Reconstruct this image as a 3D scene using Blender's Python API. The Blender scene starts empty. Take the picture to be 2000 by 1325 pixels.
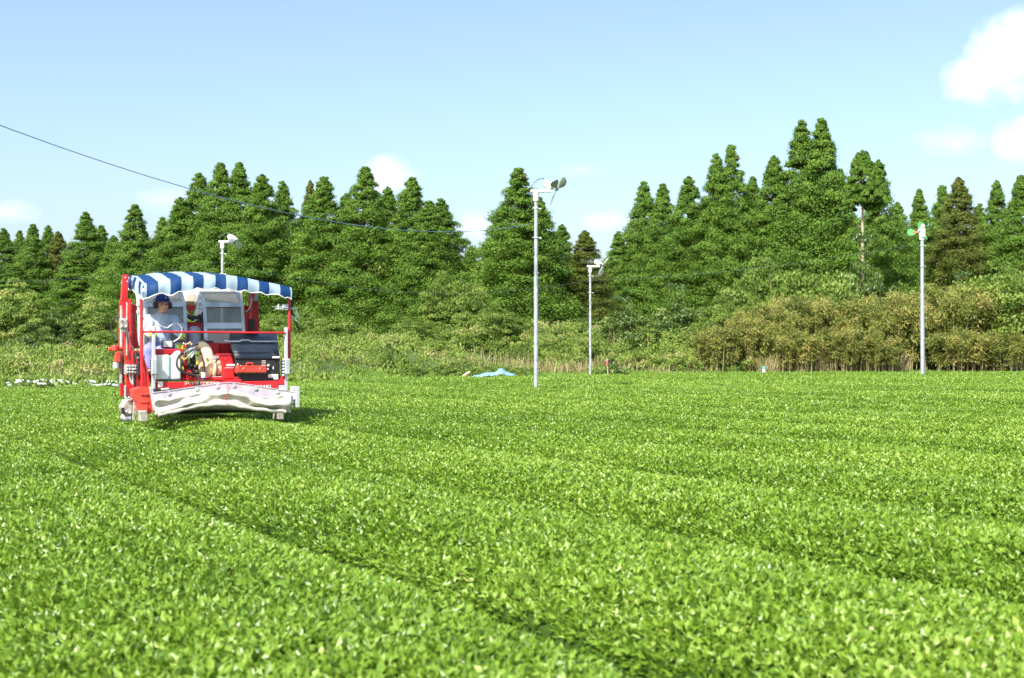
import bpy, bmesh, math, random
import numpy as np
from mathutils import Vector, Matrix, noise as mnoise
R = math.radians
rng = np.random.default_rng(7)
random.seed(7)
scene = bpy.context.scene
col = scene.collection

# ------------------------------------------------------------------ camera
CAM_Z = 1.65; F = 2400.0; TH = math.atan(27.5/F)
cd = bpy.data.cameras.new('camera'); cam = bpy.data.objects.new('camera', cd); col.objects.link(cam)
cam.location = (0, 0, CAM_Z); cam.rotation_euler = (R(90)+TH, 0, 0)
cd.sensor_width = 36; cd.lens = 36*F/2000; cd.clip_start = .05; cd.clip_end = 3000
cd.dof.use_dof = True; cd.dof.focus_distance = 17.5; cd.dof.aperture_fstop = 4.2
scene.camera = cam
# ------------------------------------------------------------------ sky and sun
SUN_AZ = (-.48, -.88); SUN_EL = R(46)
w = bpy.data.worlds.new('World'); scene.world = w; w.use_nodes = True
nt = w.node_tree; N = nt.nodes; L = nt.links; N.clear()
out = N.new('ShaderNodeOutputWorld'); bg = N.new('ShaderNodeBackground'); bg.inputs[1].default_value = .137
sky = N.new('ShaderNodeTexSky'); sky.sky_type = 'NISHITA'; sky.sun_disc = False
sky.sun_elevation = SUN_EL; sky.sun_rotation = math.atan2(SUN_AZ[0], SUN_AZ[1]) % (2*math.pi)
sky.air_density = 1.0; sky.dust_density = 2.8; sky.ozone_density = 1.6; sky.altitude = 0
tc = N.new('ShaderNodeTexCoord'); sep = N.new('ShaderNodeSeparateXYZ'); L.new(tc.outputs['Generated'], sep.inputs[0])
def M_(op, a, b=None, c=None, clamp=False):
    n = N.new('ShaderNodeMath'); n.operation = op; n.use_clamp = clamp
    for i, v in enumerate((a, b, c)):
        if v is None: continue
        if isinstance(v, (int, float)): n.inputs[i].default_value = v
        else: L.new(v, n.inputs[i])
    return n.outputs[0]
ysafe = M_('MAXIMUM', sep.outputs[1], .01)
ax = M_('DIVIDE', sep.outputs[0], ysafe); az = M_('DIVIDE', sep.outputs[2], ysafe)
nz = N.new('ShaderNodeTexNoise'); nz.inputs['Scale'].default_value = 16; nz.inputs['Detail'].default_value = 8; nz.inputs['Roughness'].default_value = .6
L.new(tc.outputs['Generated'], nz.inputs['Vector'])
nz2 = N.new('ShaderNodeTexNoise'); nz2.inputs['Scale'].default_value = 45; nz2.inputs['Detail'].default_value = 6
L.new(tc.outputs['Generated'], nz2.inputs['Vector'])
wob = M_('ADD', M_('MULTIPLY', M_('SUBTRACT', nz.outputs[0], .5), 1.7), M_('MULTIPLY', M_('SUBTRACT', nz2.outputs[0], .5), .7))
acc = None; shade = None
clouds = [(1985,105,98,84,1.0),(1910,145,68,46,.7),(2090,120,120,90,1.0),(1850,275,72,30,.50),(2015,268,66,44,.75),
          (757,345,54,36,.95),(318,388,52,24,.40),(1135,335,52,15,.22),(1185,432,48,20,.40),(10,415,52,24,.34),(935,440,50,30,.45)]
for (px, py, rx, ry, s) in clouds:
    dx = M_('MULTIPLY', M_('SUBTRACT', ax, (px-1000)/F), F/rx); dz = M_('MULTIPLY', M_('SUBTRACT', az, (690-py)/F), F/ry)
    r = M_('SQRT', M_('ADD', M_('MULTIPLY', dx, dx), M_('MULTIPLY', dz, dz)))
    m = M_('MULTIPLY', M_('MULTIPLY', M_('ADD', M_('SUBTRACT', 1.12, r), wob), 1.15 if s > .6 else .8, clamp=True), s)
    acc = m if acc is None else M_('MAXIMUM', acc, m)
acc = M_('MULTIPLY', acc, M_('GREATER_THAN', sep.outputs[1], .05))
smo = N.new('ShaderNodeMapRange'); smo.interpolation_type = 'SMOOTHSTEP'; L.new(acc, smo.inputs[0])
mix = N.new('ShaderNodeMixRGB'); L.new(acc, mix.inputs[0]); L.new(sky.outputs[0], mix.inputs[1]); cmx = N.new('ShaderNodeMixRGB'); L.new(M_('MULTIPLY', M_('SUBTRACT', nz2.outputs[0], .35), 3.2, clamp=True), cmx.inputs[0]); cmx.inputs[1].default_value = (4.3, 4.75, 5.4, 1); cmx.inputs[2].default_value = (6.4, 6.5, 6.8, 1); L.new(cmx.outputs[0], mix.inputs[2])
L.new(mix.outputs[0], bg.inputs[0]); L.new(bg.outputs[0], out.inputs[0])
sd = bpy.data.lights.new('sun', 'SUN'); so = bpy.data.objects.new('sun', sd); col.objects.link(so)
sd.energy = 4.9; sd.angle = R(.5); sd.color = (1, .95, .86)
sv = Vector((SUN_AZ[0]*math.cos(SUN_EL), SUN_AZ[1]*math.cos(SUN_EL), math.sin(SUN_EL)))
so.rotation_euler = sv.to_track_quat('Z', 'Y').to_euler(); so.location = (-30, -50, 60)
scene.view_settings.view_transform = 'Standard'; scene.view_settings.look = 'None'
scene.view_settings.exposure = .95; scene.view_settings.gamma = 1
scene.cycles.max_bounces = 6; scene.cycles.transparent_max_bounces = 8; scene.cycles.diffuse_bounces = 3

# ------------------------------------------------------------------ helpers
def ray(px, py):
    x = (px-1000)/F; u = (662.5-py)/F
    return Vector((x, math.cos(TH)-u*math.sin(TH), math.sin(TH)+u*math.cos(TH)))
def at(px, py, Y):
    d = ray(px, py); return Vector((0, 0, CAM_Z)) + d*(Y/d.y)
def tag(o, label=None, cat=None, group=None, kind=None):
    if label: o['label'] = label
    if cat: o['category'] = cat
    if group: o['group'] = group
    if kind: o['kind'] = kind
    return o
def empty(name, loc=(0,0,0), rz=0, label=None, cat=None, group=None):
    o = bpy.data.objects.new(name, None); col.objects.link(o); o.location = loc; o.rotation_euler = (0,0,rz)
    o.empty_display_size = .2
    return tag(o, label, cat, group)
def copy_tree(o, parent=None):
    c = o.copy(); col.objects.link(c); c.parent = parent
    for ch in list(o.children): copy_tree(ch, c)
    return c

def mat(name, c, rough=.5, metal=0, var=.12, scale=6, bump=0, spec=.5, coat=0, trans=0, alpha=1):
    m = bpy.data.materials.new(name); m.use_nodes = True; t = m.node_tree; n = t.nodes; l = t.links
    b = n['Principled BSDF']; b.inputs['Roughness'].default_value = rough; b.inputs['Metallic'].default_value = metal
    b.inputs['Specular IOR Level'].default_value = spec; b.inputs['Coat Weight'].default_value = coat
    b.inputs['Transmission Weight'].default_value = trans; b.inputs['Alpha'].default_value = alpha
    co = n.new('ShaderNodeTexCoord'); no = n.new('ShaderNodeTexNoise'); no.inputs['Scale'].default_value = scale; no.inputs['Detail'].default_value = 6
    l.new(co.outputs['Object'], no.inputs['Vector'])
    r = n.new('ShaderNodeValToRGB'); l.new(no.outputs[0], r.inputs[0])
    r.color_ramp.elements[0].position = .3; r.color_ramp.elements[1].position = .7
    r.color_ramp.elements[0].color = tuple(x*(1-var) for x in c)+(1,); r.color_ramp.elements[1].color = tuple(min(1, x*(1+var)) for x in c)+(1,)
    l.new(r.outputs[0], b.inputs['Base Color'])
    if bump:
        bp = n.new('ShaderNodeBump'); bp.inputs['Strength'].default_value = bump; bp.inputs['Distance'].default_value = .02
        l.new(no.outputs[0], bp.inputs['Height']); l.new(bp.outputs[0], b.inputs['Normal'])
    return m
def leafmat(name, stops, rough=.45, trans=.3, spec=.5):
    m = bpy.data.materials.new(name); m.use_nodes = True; t = m.node_tree; n = t.nodes; l = t.links
    b = n['Principled BSDF']; o = n['Material Output']; b.inputs['Roughness'].default_value = rough; b.inputs['Specular IOR Level'].default_value = spec
    a = n.new('ShaderNodeAttribute'); a.attribute_name = 'tone'
    r = n.new('ShaderNodeValToRGB'); cr = r.color_ramp
    while len(cr.elements) < len(stops): cr.elements.new(.5)
    for e, (p, c) in zip(cr.elements, stops): e.position = p; e.color = c+(1,)
    l.new(a.outputs['Fac'], r.inputs[0]); l.new(r.outputs[0], b.inputs['Base Color'])
    tr = n.new('ShaderNodeBsdfTranslucent'); hs = n.new('ShaderNodeHueSaturation'); hs.inputs['Hue'].default_value = .485; hs.inputs['Value'].default_value = 1.3
    l.new(r.outputs[0], hs.inputs['Color']); l.new(hs.outputs[0], tr.inputs[0])
    mx = n.new('ShaderNodeMixShader'); mx.inputs[0].default_value = trans
    l.new(b.outputs[0], mx.inputs[1]); l.new(tr.outputs[0], mx.inputs[2]); l.new(mx.outputs[0], o.inputs[0])
    return m

def np_mesh(name, verts, quads, tone=None, mats=(), midx=None, smooth=False, parent=None):
    me = bpy.data.meshes.new(name); nv = len(verts); nq = len(quads); k = quads.shape[1]
    me.vertices.add(nv); me.vertices.foreach_set('co', np.ascontiguousarray(verts, dtype=np.float32).ravel())
    me.loops.add(nq*k); me.loops.foreach_set('vertex_index', np.ascontiguousarray(quads, dtype=np.int32).ravel())
    me.polygons.add(nq); me.polygons.foreach_set('loop_start', np.arange(0, nq*k, k, dtype=np.int32))
    for m in mats: me.materials.append(m)
    if midx is not None: me.polygons.foreach_set('material_index', np.ascontiguousarray(midx, dtype=np.int32))
    me.polygons.foreach_set('use_smooth', np.full(nq, smooth))
    if tone is not None:
        a = me.attributes.new('tone', 'FLOAT', 'FACE'); a.data.foreach_set('value', np.ascontiguousarray(np.clip(tone, 0, 1), dtype=np.float32))
    me.update(calc_edges=True)
    o = bpy.data.objects.new(name, me); col.objects.link(o); o.parent = parent
    return o
def nrm(a): return a/np.maximum(np.linalg.norm(a, axis=-1, keepdims=True), 1e-9)
def leaves(P, D, S, Ln, W, tone, folded=False, droop=0.0):
    """leaf blades at P along D, side S; returns verts, quads, tone"""
    D = nrm(D); S = nrm(S - D*np.sum(S*D, -1, keepdims=True)); U = np.cross(D, S)
    Ln = np.broadcast_to(np.asarray(Ln, float), (len(P),))[:, None]; W = np.broadcast_to(np.asarray(W, float), (len(P),))[:, None]
    n = len(P); b = np.arange(n)[:, None]
    if folded:
        V = np.stack([P, P+D*Ln*.5-S*W*.5+U*W*.22, P+D*Ln*.5, P+D*Ln*.5+S*W*.5+U*W*.22, P+D*Ln-U*Ln*droop], 1).reshape(-1, 3)
        q = np.concatenate([b*5+np.array([[0,2,4,1]]), b*5+np.array([[0,3,4,2]])], 1).reshape(-1, 4)
        return V, q, np.repeat(tone, 2)
    V = np.stack([P, P+D*Ln*.5+S*W*.5, P+D*Ln-U*Ln*droop, P+D*Ln*.5-S*W*.5], 1).reshape(-1, 3)
    return V, b*4+np.array([[0,1,2,3]]), tone
def cat_parts(parts):
    V = []; Q = []; T = []; Mi = []; o = 0
    for p in parts:
        v, q, t = p[:3]; V.append(v); Q.append(q+o); T.append(t); Mi.append(np.full(len(q), p[3] if len(p) > 3 else 0)); o += len(v)
    return np.concatenate(V), np.concatenate(Q), np.concatenate(T), np.concatenate(Mi)
def rsph(n): return nrm(rng.normal(size=(n, 3)))

class MB:
    def __init__(s): s.v = []; s.f = []; s.uv = None
    def add(s, V, Fc):
        o = len(s.v); s.v += [tuple(p) for p in V]; s.f += [tuple(i+o for i in f) for f in Fc]; return s
    def box(s, x0, x1, y0, y1, z0, z1, M=None):
        if x0 > x1: x0, x1 = x1, x0
        if y0 > y1: y0, y1 = y1, y0
        if z0 > z1: z0, z1 = z1, z0
        V = [Vector(p) for p in ((x0,y0,z0),(x1,y0,z0),(x1,y1,z0),(x0,y1,z0),(x0,y0,z1),(x1,y0,z1),(x1,y1,z1),(x0,y1,z1))]
        if M: V = [M @ p for p in V]
        return s.add(V, [(3,2,1,0),(4,5,6,7),(0,1,5,4),(1,2,6,5),(2,3,7,6),(3,0,4,7)])
    def obox(s, c, h, rot=None):
        M = Matrix.Translation(Vector(c)) @ (rot.to_4x4() if rot else Matrix.Identity(4))
        return s.box(-h[0], h[0], -h[1], h[1], -h[2], h[2], M)
    def tube(s, pts, r, seg=10, smooth_path=0, cap=True):
        pts = [Vector(p) for p in pts]
        rr = list(r) if isinstance(r, (list, tuple)) else [r]*len(pts)
        for _ in range(smooth_path):
            np_ = [pts[0]]; nr = [rr[0]]
            for i in range(len(pts)-1):
                a, b = pts[i], pts[i+1]; np_ += [a*.75+b*.25, a*.25+b*.75]; nr += [rr[i]*.75+rr[i+1]*.25, rr[i]*.25+rr[i+1]*.75]
            pts = np_+[pts[-1]]; rr = nr+[rr[-1]]
        V = []; up = None
        for i, p in enumerate(pts):
            t = (pts[min(i+1, len(pts)-1)]-pts[max(i-1, 0)]).normalized()
            if up is None: up = Vector((0,0,1)) if abs(t.z) < .9 else Vector((1,0,0))
            a = t.cross(up)
            if a.length < 1e-4: a = t.cross(Vector((0,1,0)))
            a.normalize(); b = t.cross(a).normalized(); up = -b if (-b).dot(up) > 0 else b
            for k in range(seg):
                g = 2*math.pi*k/seg; V.append(p+(a*math.cos(g)+b*math.sin(g))*rr[i])
        Fc = [(i*seg+k, i*seg+(k+1) % seg, (i+1)*seg+(k+1) % seg, (i+1)*seg+k) for i in range(len(pts)-1) for k in range(seg)]
        if cap: Fc += [tuple(range(seg))[::-1], tuple((len(pts)-1)*seg+k for k in range(seg))]
        return s.add(V, Fc)
    def ball(s, c, r, seg=14, rings=9, M=None):
        c = Vector(c); r = Vector(r) if not isinstance(r, (int, float)) else Vector((r,r,r))
        V = [Vector((0,0,1))]
        for i in range(1, rings):
            a = math.pi*i/rings
            for k in range(seg): V.append(Vector((math.sin(a)*math.cos(2*math.pi*k/seg), math.sin(a)*math.sin(2*math.pi*k/seg), math.cos(a))))
        V.append(Vector((0,0,-1)))
        V = [Vector((p.x*r.x, p.y*r.y, p.z*r.z)) for p in V]
        if M: V = [M @ p for p in V]
        V = [p+c for p in V]; Fc = [(0, 1+k, 1+(k+1) % seg) for k in range(seg)]
        for i in range(rings-2):
            for k in range(seg): Fc.append((1+i*seg+k, 1+(i+1)*seg+k, 1+(i+1)*seg+(k+1) % seg, 1+i*seg+(k+1) % seg))
        e = len(V)-1; Fc += [(e, 1+(rings-2)*seg+(k+1) % seg, 1+(rings-2)*seg+k) for k in range(seg)]
        return s.add(V, Fc)
    def grid(s, G):
        n, m = len(G), len(G[0]); return s.add([p for row in G for p in row], [(i*m+j, i*m+j+1, (i+1)*m+j+1, (i+1)*m+j) for i in range(n-1) for j in range(m-1)])
    def prism(s, poly, y0, y1):       # poly in (x,z), extruded along y
        n = len(poly); V = [(x, y0, z) for x, z in poly]+[(x, y1, z) for x, z in poly]
        return s.add(V, [tuple(range(n)), tuple(range(n, 2*n))[::-1]]+[(i, i+n, (i+1) % n+n, (i+1) % n) for i in range(n)])
    def build(s, name, m, parent=None, smooth=False, bevel=0, solid=0, sub=0, label=None):
        me = bpy.data.meshes.new(name); me.from_pydata(s.v, [], s.f); me.materials.append(m)
        b = bmesh.new(); b.from_mesh(me); bmesh.ops.recalc_face_normals(b, faces=b.faces); b.to_mesh(me); b.free()
        if smooth:
            me.polygons.foreach_set('use_smooth', [True]*len(me.polygons))
            try: me.set_sharp_from_angle(angle=R(40))
            except Exception: pass
        o = bpy.data.objects.new(name, me); col.objects.link(o); o.parent = parent
        if solid: q = o.modifiers.new('solid', 'SOLIDIFY'); q.thickness = solid; q.offset = 0
        if bevel: q = o.modifiers.new('bevel', 'BEVEL'); q.width = bevel; q.segments = 2; q.limit_method = 'ANGLE'
        if sub: q = o.modifiers.new('sub', 'SUBSURF'); q.levels = sub; q.render_levels = sub
        if label: o['label'] = label
        return o

# ------------------------------------------------------------------ materials
G_TEA = leafmat('tea_leaf', [(0,(.055,.125,.010)),(.35,(.140,.258,.020)),(.7,(.225,.365,.038)),(.93,(.38,.50,.12)),(1,(.45,.52,.14))], rough=.38, trans=.32, spec=.55)
G_TEAS = mat('tea_bush_body', (.030,.062,.010), .95, var=.4, scale=3, bump=.5, spec=.05)
G_CED = leafmat('cedar_foliage', [(0,(.034,.080,.010)),(.4,(.088,.176,.020)),(.8,(.155,.275,.034)),(.97,(.21,.33,.05)),(1,(.13,.085,.03))], rough=.6, trans=.22, spec=.25)
G_CEDY = leafmat('cedar_foliage_yellowed', [(0,(.045,.07,.014)),(.5,(.11,.145,.022)),(.9,(.17,.20,.04)),(1,(.22,.14,.05))], rough=.6, trans=.22, spec=.25)
G_BRD = leafmat('broadleaf_foliage', [(0,(.05,.10,.015)),(.5,(.13,.21,.032)),(.9,(.22,.30,.06)),(1,(.31,.37,.11))], rough=.6, trans=.3, spec=.25)
G_DRK = leafmat('dark_shrub_foliage', [(0,(.03,.065,.010)),(.5,(.075,.135,.018)),(.9,(.13,.20,.03)),(1,(.17,.25,.045))], rough=.4, trans=.2)
G_BAM = leafmat('bamboo_foliage', [(0,(.07,.10,.02)),(.4,(.15,.19,.035)),(.7,(.25,.27,.055)),(.9,(.35,.31,.09)),(1,(.46,.37,.16))], rough=.5, trans=.25, spec=.35)
G_SCR = leafmat('scrub_foliage', [(0,(.07,.13,.02)),(.4,(.15,.24,.035)),(.7,(.23,.32,.06)),(.9,(.31,.31,.10)),(1,(.44,.36,.19))], rough=.55, trans=.25, spec=.3)
G_GRS = leafmat('grass_blades', [(0,(.10,.19,.03)),(.5,(.18,.30,.045)),(.9,(.25,.37,.08)),(1,(.36,.35,.14))], rough=.5, trans=.3, spec=.3)
G_DRY = leafmat('dry_grass_blades', [(0,(.16,.17,.06)),(.4,(.30,.26,.12)),(1,(.46,.38,.22))], rough=.6, trans=.2, spec=.2)
M_SOIL = mat('grassy_soil', (.06,.10,.025), .95, var=.35, scale=.8, bump=.6)
M_BARK = mat('bark', (.14,.095,.06), .9, var=.35, scale=12, bump=.6)
M_BARKL = mat('pale_bark', (.36,.28,.2), .85, var=.25, scale=10, bump=.4)
M_RED = mat('red_paint', (.56,.018,.024), .38, var=.22, scale=7, coat=.15)
M_REDD = mat('dull_red_paint', (.42,.012,.02), .5, var=.22, scale=6)
M_REDF = mat('weathered_red_paint', (.62,.055,.035), .5, var=.2, scale=9)
M_GALV = mat('galvanised_steel', (.60,.63,.66), .42, metal=.55, var=.15, scale=14)
M_ALU = mat('aluminium', (.68,.71,.75), .36, metal=.5, var=.10, scale=8)
M_POLE = mat('galvanised_pole', (.36,.39,.42), .5, metal=.35, var=.22, scale=9)
M_WHT = mat('white_paint', (.66,.66,.64), .4, var=.05, scale=5)
M_WPL = mat('white_plastic', (.80,.80,.76), .42, var=.05, scale=4, spec=.4)
M_GREY = mat('grey_paint', (.36,.40,.42), .45, var=.12, scale=6)
M_SLATE = mat('slate_blue_tank', (.24,.30,.37), .4, var=.10, scale=4)
M_BLK = mat('black_rubber', (.02,.021,.022), .55, var=.3, scale=8)
M_HOOD = mat('dark_navy_hood', (.012,.018,.03), .38, var=.35, scale=3, coat=.05)
M_BEIGE = mat('beige_duct', (.68,.55,.36), .55, var=.12, scale=7, bump=.1)
M_CANV = mat('canvas', (.66,.58,.44), .85, var=.12, scale=7, bump=.3)
M_YEL = mat('yellow_plastic', (.78,.48,.02), .45, var=.1)
M_STK = mat('white_sticker', (.8,.78,.74), .5, var=.08, scale=30)
M_BLUE = mat('light_blue_strap', (.18,.45,.60), .6, var=.15)
M_STEEL = mat('worn_steel', (.42,.40,.36), .5, metal=.4, var=.35, scale=18)
M_BOTD = mat('navy_plastic', (.02,.04,.13), .4)
M_SKIN = mat('skin', (.62,.35,.23), .5, var=.12, scale=14)
M_CAP = mat('navy_cap_cloth', (.012,.03,.19), .8, var=.15, scale=20)
M_TROU = mat('lavender_blue_trousers', (.20,.21,.46), .85, var=.2, scale=12)
M_GLOVE = mat('yellow_green_glove', (.55,.68,.09), .7, var=.1, scale=20)
M_TARP = mat('pale_blue_tarp', (.17,.33,.50), .5, var=.12, scale=2, bump=.2)
M_PINK = mat('pink_ribbon', (.75,.16,.26), .6)
M_WOOD = mat('pale_wood', (.5,.36,.24), .8, var=.2)
M_NET = mat('white_net_film', (.30,.37,.36), .5, var=.5, scale=5)
M_WIRE = mat('cable_sheath', (.05,.10,.12), .5)
M_WIREL = mat('blue_grey_cable', (.16,.25,.40), .5)
M_BGRN = mat('green_fan_blade', (.07,.27,.08), .5, var=.1)
M_BORG = mat('orange_marking', (.75,.13,.03), .5)
M_BOLV = mat('olive_fan_blade', (.22,.27,.16), .5, var=.15)
M_BGRY = mat('pale_grey_fan_blade', (.52,.55,.54), .45, var=.1)
M_BTAN = mat('tan_fan_blade', (.36,.27,.15), .5, var=.15)

# ------------------------------------------------------------------ terrain
EX = np.array([-200,-60,-30,-13.4,-9.5,-6.5,-1.9,3,11,24,45,200.]); EY = np.array([24,28,30.5,32.3,34,39,45,49.5,54,57.8,60,66.])
def edge_y(x): return np.interp(x, EX, EY)
def ss(a, b, x): t = np.clip((x-a)/(b-a), 0, 1); return t*t*(3-2*t)
def snoise(x, y, f=1.0):
    return (np.sin(x*1.3*f+1.7*np.sin(y*.9*f))+np.sin(y*1.7*f+1.3*np.sin(x*1.1*f+2))+np.sin((x+y)*2.3*f+4))/3
def terr(x, y):
    e = y-edge_y(x)
    left = ss(14, 4, x)
    mid = ss(-12, -3, x)*left
    return .62*ss(-.3, .8, e)+(.12+.45*left+.75*mid)*ss(4, 15, e)+.15*snoise(x, y, .25)*ss(2, 8, e)
def ground_z(x, y): return float(terr(np.array(x), np.array(y)))
xs = np.concatenate([np.linspace(-600,-60,12), np.linspace(-56,70,127), np.linspace(80,600,12)])
ys = np.concatenate([np.linspace(-60,20,9), np.linspace(22,100,157), np.linspace(110,900,14)])
X, Y = np.meshgrid(xs, ys); Z = terr(X, Y); n, m = X.shape
idx = np.arange(n*m).reshape(n, m); q = np.stack([idx[:-1,:-1], idx[:-1,1:], idx[1:,1:], idx[1:,:-1]], -1).reshape(-1, 4)
g = np_mesh('ground', np.stack([X, Y, Z], -1).reshape(-1, 3), q, mats=[M_SOIL], smooth=True); tag(g, kind='structure')

# ------------------------------------------------------------------ tea field
RD = np.array([-.51,.86]); RD = RD/np.linalg.norm(RD); RN = np.array([RD[1],-RD[0]]); PITCH = 1.8; S0 = 2.30
def tea_h(x, y):
    s = x*RN[0]+y*RN[1]; r = x*RD[0]+y*RD[1]
    ph = (s-S0)/PITCH+.012*snoise(r, s*.1, .6); qf = ph-np.floor(ph); wv = np.abs(2*(qf-.5))
    return .78-.15*wv**2.6-.30*ss(.90, .99, wv+.025*snoise(r, s, 3))+.010*snoise(x, y, 1.6)+.009*snoise(x, y, 4.1), np.floor(ph), wv
def inwedge(x, y, mx=1.5): return (np.abs(x) < .4167*y*1.06+mx) & (y < edge_y(x)-.15) & (y > 1.3)
parts = []
ss_ = np.arange(-36, 62, .12); rr_ = np.arange(-22, 66, .35)
S_, R_ = np.meshgrid(ss_, rr_); XX = S_*RN[0]+R_*RD[0]; YY = S_*RN[1]+R_*RD[1]
H, _, _ = tea_h(XX, YY); n, m = XX.shape; idx = np.arange(n*m).reshape(n, m)
q = np.stack([idx[:-1,:-1], idx[:-1,1:], idx[1:,1:], idx[1:,:-1]], -1).reshape(-1, 4)
ok = (np.abs(XX) < .4167*YY*1.1+12) & (YY < edge_y(XX)-.05) & (YY > -3); ok = ok.ravel()
q = q[ok[q].all(1)]; used = np.unique(q); rem = np.full(n*m, -1); rem[used] = np.arange(len(used))
V = np.stack([XX, YY, H-.03], -1).reshape(-1, 3)[used]
parts.append((V, rem[q], np.zeros(len(q)), 1))
def tea_zone(y0, y1, dens, Lm, Wm, folded):
    n = int((y1-y0)*2*(.4417*y1+5)*dens)
    x = rng.uniform(-(.4417*y1+5), .4417*y1+5, n); y = rng.uniform(y0, y1, n)
    h, row, wv = tea_h(x, y)
    k = inwedge(x, y, 5) & (inwedge(x, y, 1.2) | (rng.random(n) < .5)) & ((wv < .93) | (rng.random(n) < .45)); x, y, h, row, wv = x[k], y[k], h[k], row[k], wv[k]; n = len(x)
    P = np.stack([x, y, h-rng.uniform(.0, .04, n)+.012*snoise(x, y, 9)], -1)
    D = np.stack([rng.normal(0, .6, n), rng.normal(0, .6, n), rng.uniform(.15, 1.0, n)], -1)
    S = rsph(n); S[:, 2] *= .35
    gx = (tea_h(x+.05, y)[0]-tea_h(x-.05, y)[0])/.1; gy = (tea_h(x, y+.05)[0]-tea_h(x, y-.05)[0])/.1
    D[:, 0] -= np.clip(gx, -1, 1)*1.3; D[:, 1] -= np.clip(gy, -1, 1)*1.3
    hsh = (np.sin(row*12.9898)*43758.5453) % 1
    tone = .46+.10*(hsh-.5)+.14*snoise(x, y, .35)+.12*snoise(x, y, 1.5)+rng.normal(0, .17, n)
    parts.append((*leaves(P, D, S, Lm*rng.uniform(.6, 1.35, n), Wm*rng.uniform(.7, 1.3, n), tone, folded, .12), 0))
tea_zone(1.3, 3.0, 1800, .038, .021, True)
tea_zone(3.0, 6.5, 5400, .034, .021, True)
tea_zone(6.5, 12, 4000, .034, .021, True)
tea_zone(12, 20, 2900, .033, .020, False)
tea_zone(20, 34, 1400, .043, .025, False)
tea_zone(34, 60, 560, .062, .034, False)
V, Q, T, Mi = cat_parts(parts)
tea = np_mesh('tea_bushes', V, Q, T, [G_TEA, G_TEAS], Mi)
tag(tea, 'clipped green tea bushes in long parallel rows filling the field', 'tea bushes', kind='stuff')

# ------------------------------------------------------------------ foliage builders
def puff_leaves(C, Rp, nper, Ln, W, tone0, jit=.6, squash=.8, updir=.5, lean=None, droop=.1, inner=.55, spike=0):
    """C (k,3) clump centres, Rp (k,) radii"""
    k = len(C); n = k*nper; i = np.repeat(np.arange(k), nper)
    r = rsph(n); r[:, 2] = np.where(r[:, 2] < -.35, -r[:, 2], r[:, 2]); rad = Rp[i][:, None]*(rng.uniform(inner, 1.05, (n, 1)))
    if spike: rad = np.where(rng.random((n, 1)) < spike, Rp[i][:, None]*rng.uniform(1.05, 1.5, (n, 1)), rad)
    P = C[i]+r*rad*np.array([1, 1, squash])
    nn = nrm(r+jit*rng.normal(size=(n, 3))*.7)
    D = rng.normal(size=(n, 3))*.6+np.array([0, 0, updir])+r*.5
    if lean is not None: D = D+lean[i]*.5
    D = nrm(D-nn*np.sum(D*nn, -1, keepdims=True)*.8)
    S = np.cross(nn, D)
    tone = tone0[i]+rng.normal(0, .13, n)
    s = rng.uniform(.7, 1.3, n)
    return leaves(P-D*Ln*.4, D, S, Ln*s, W*s, tone, False, droop)
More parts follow.
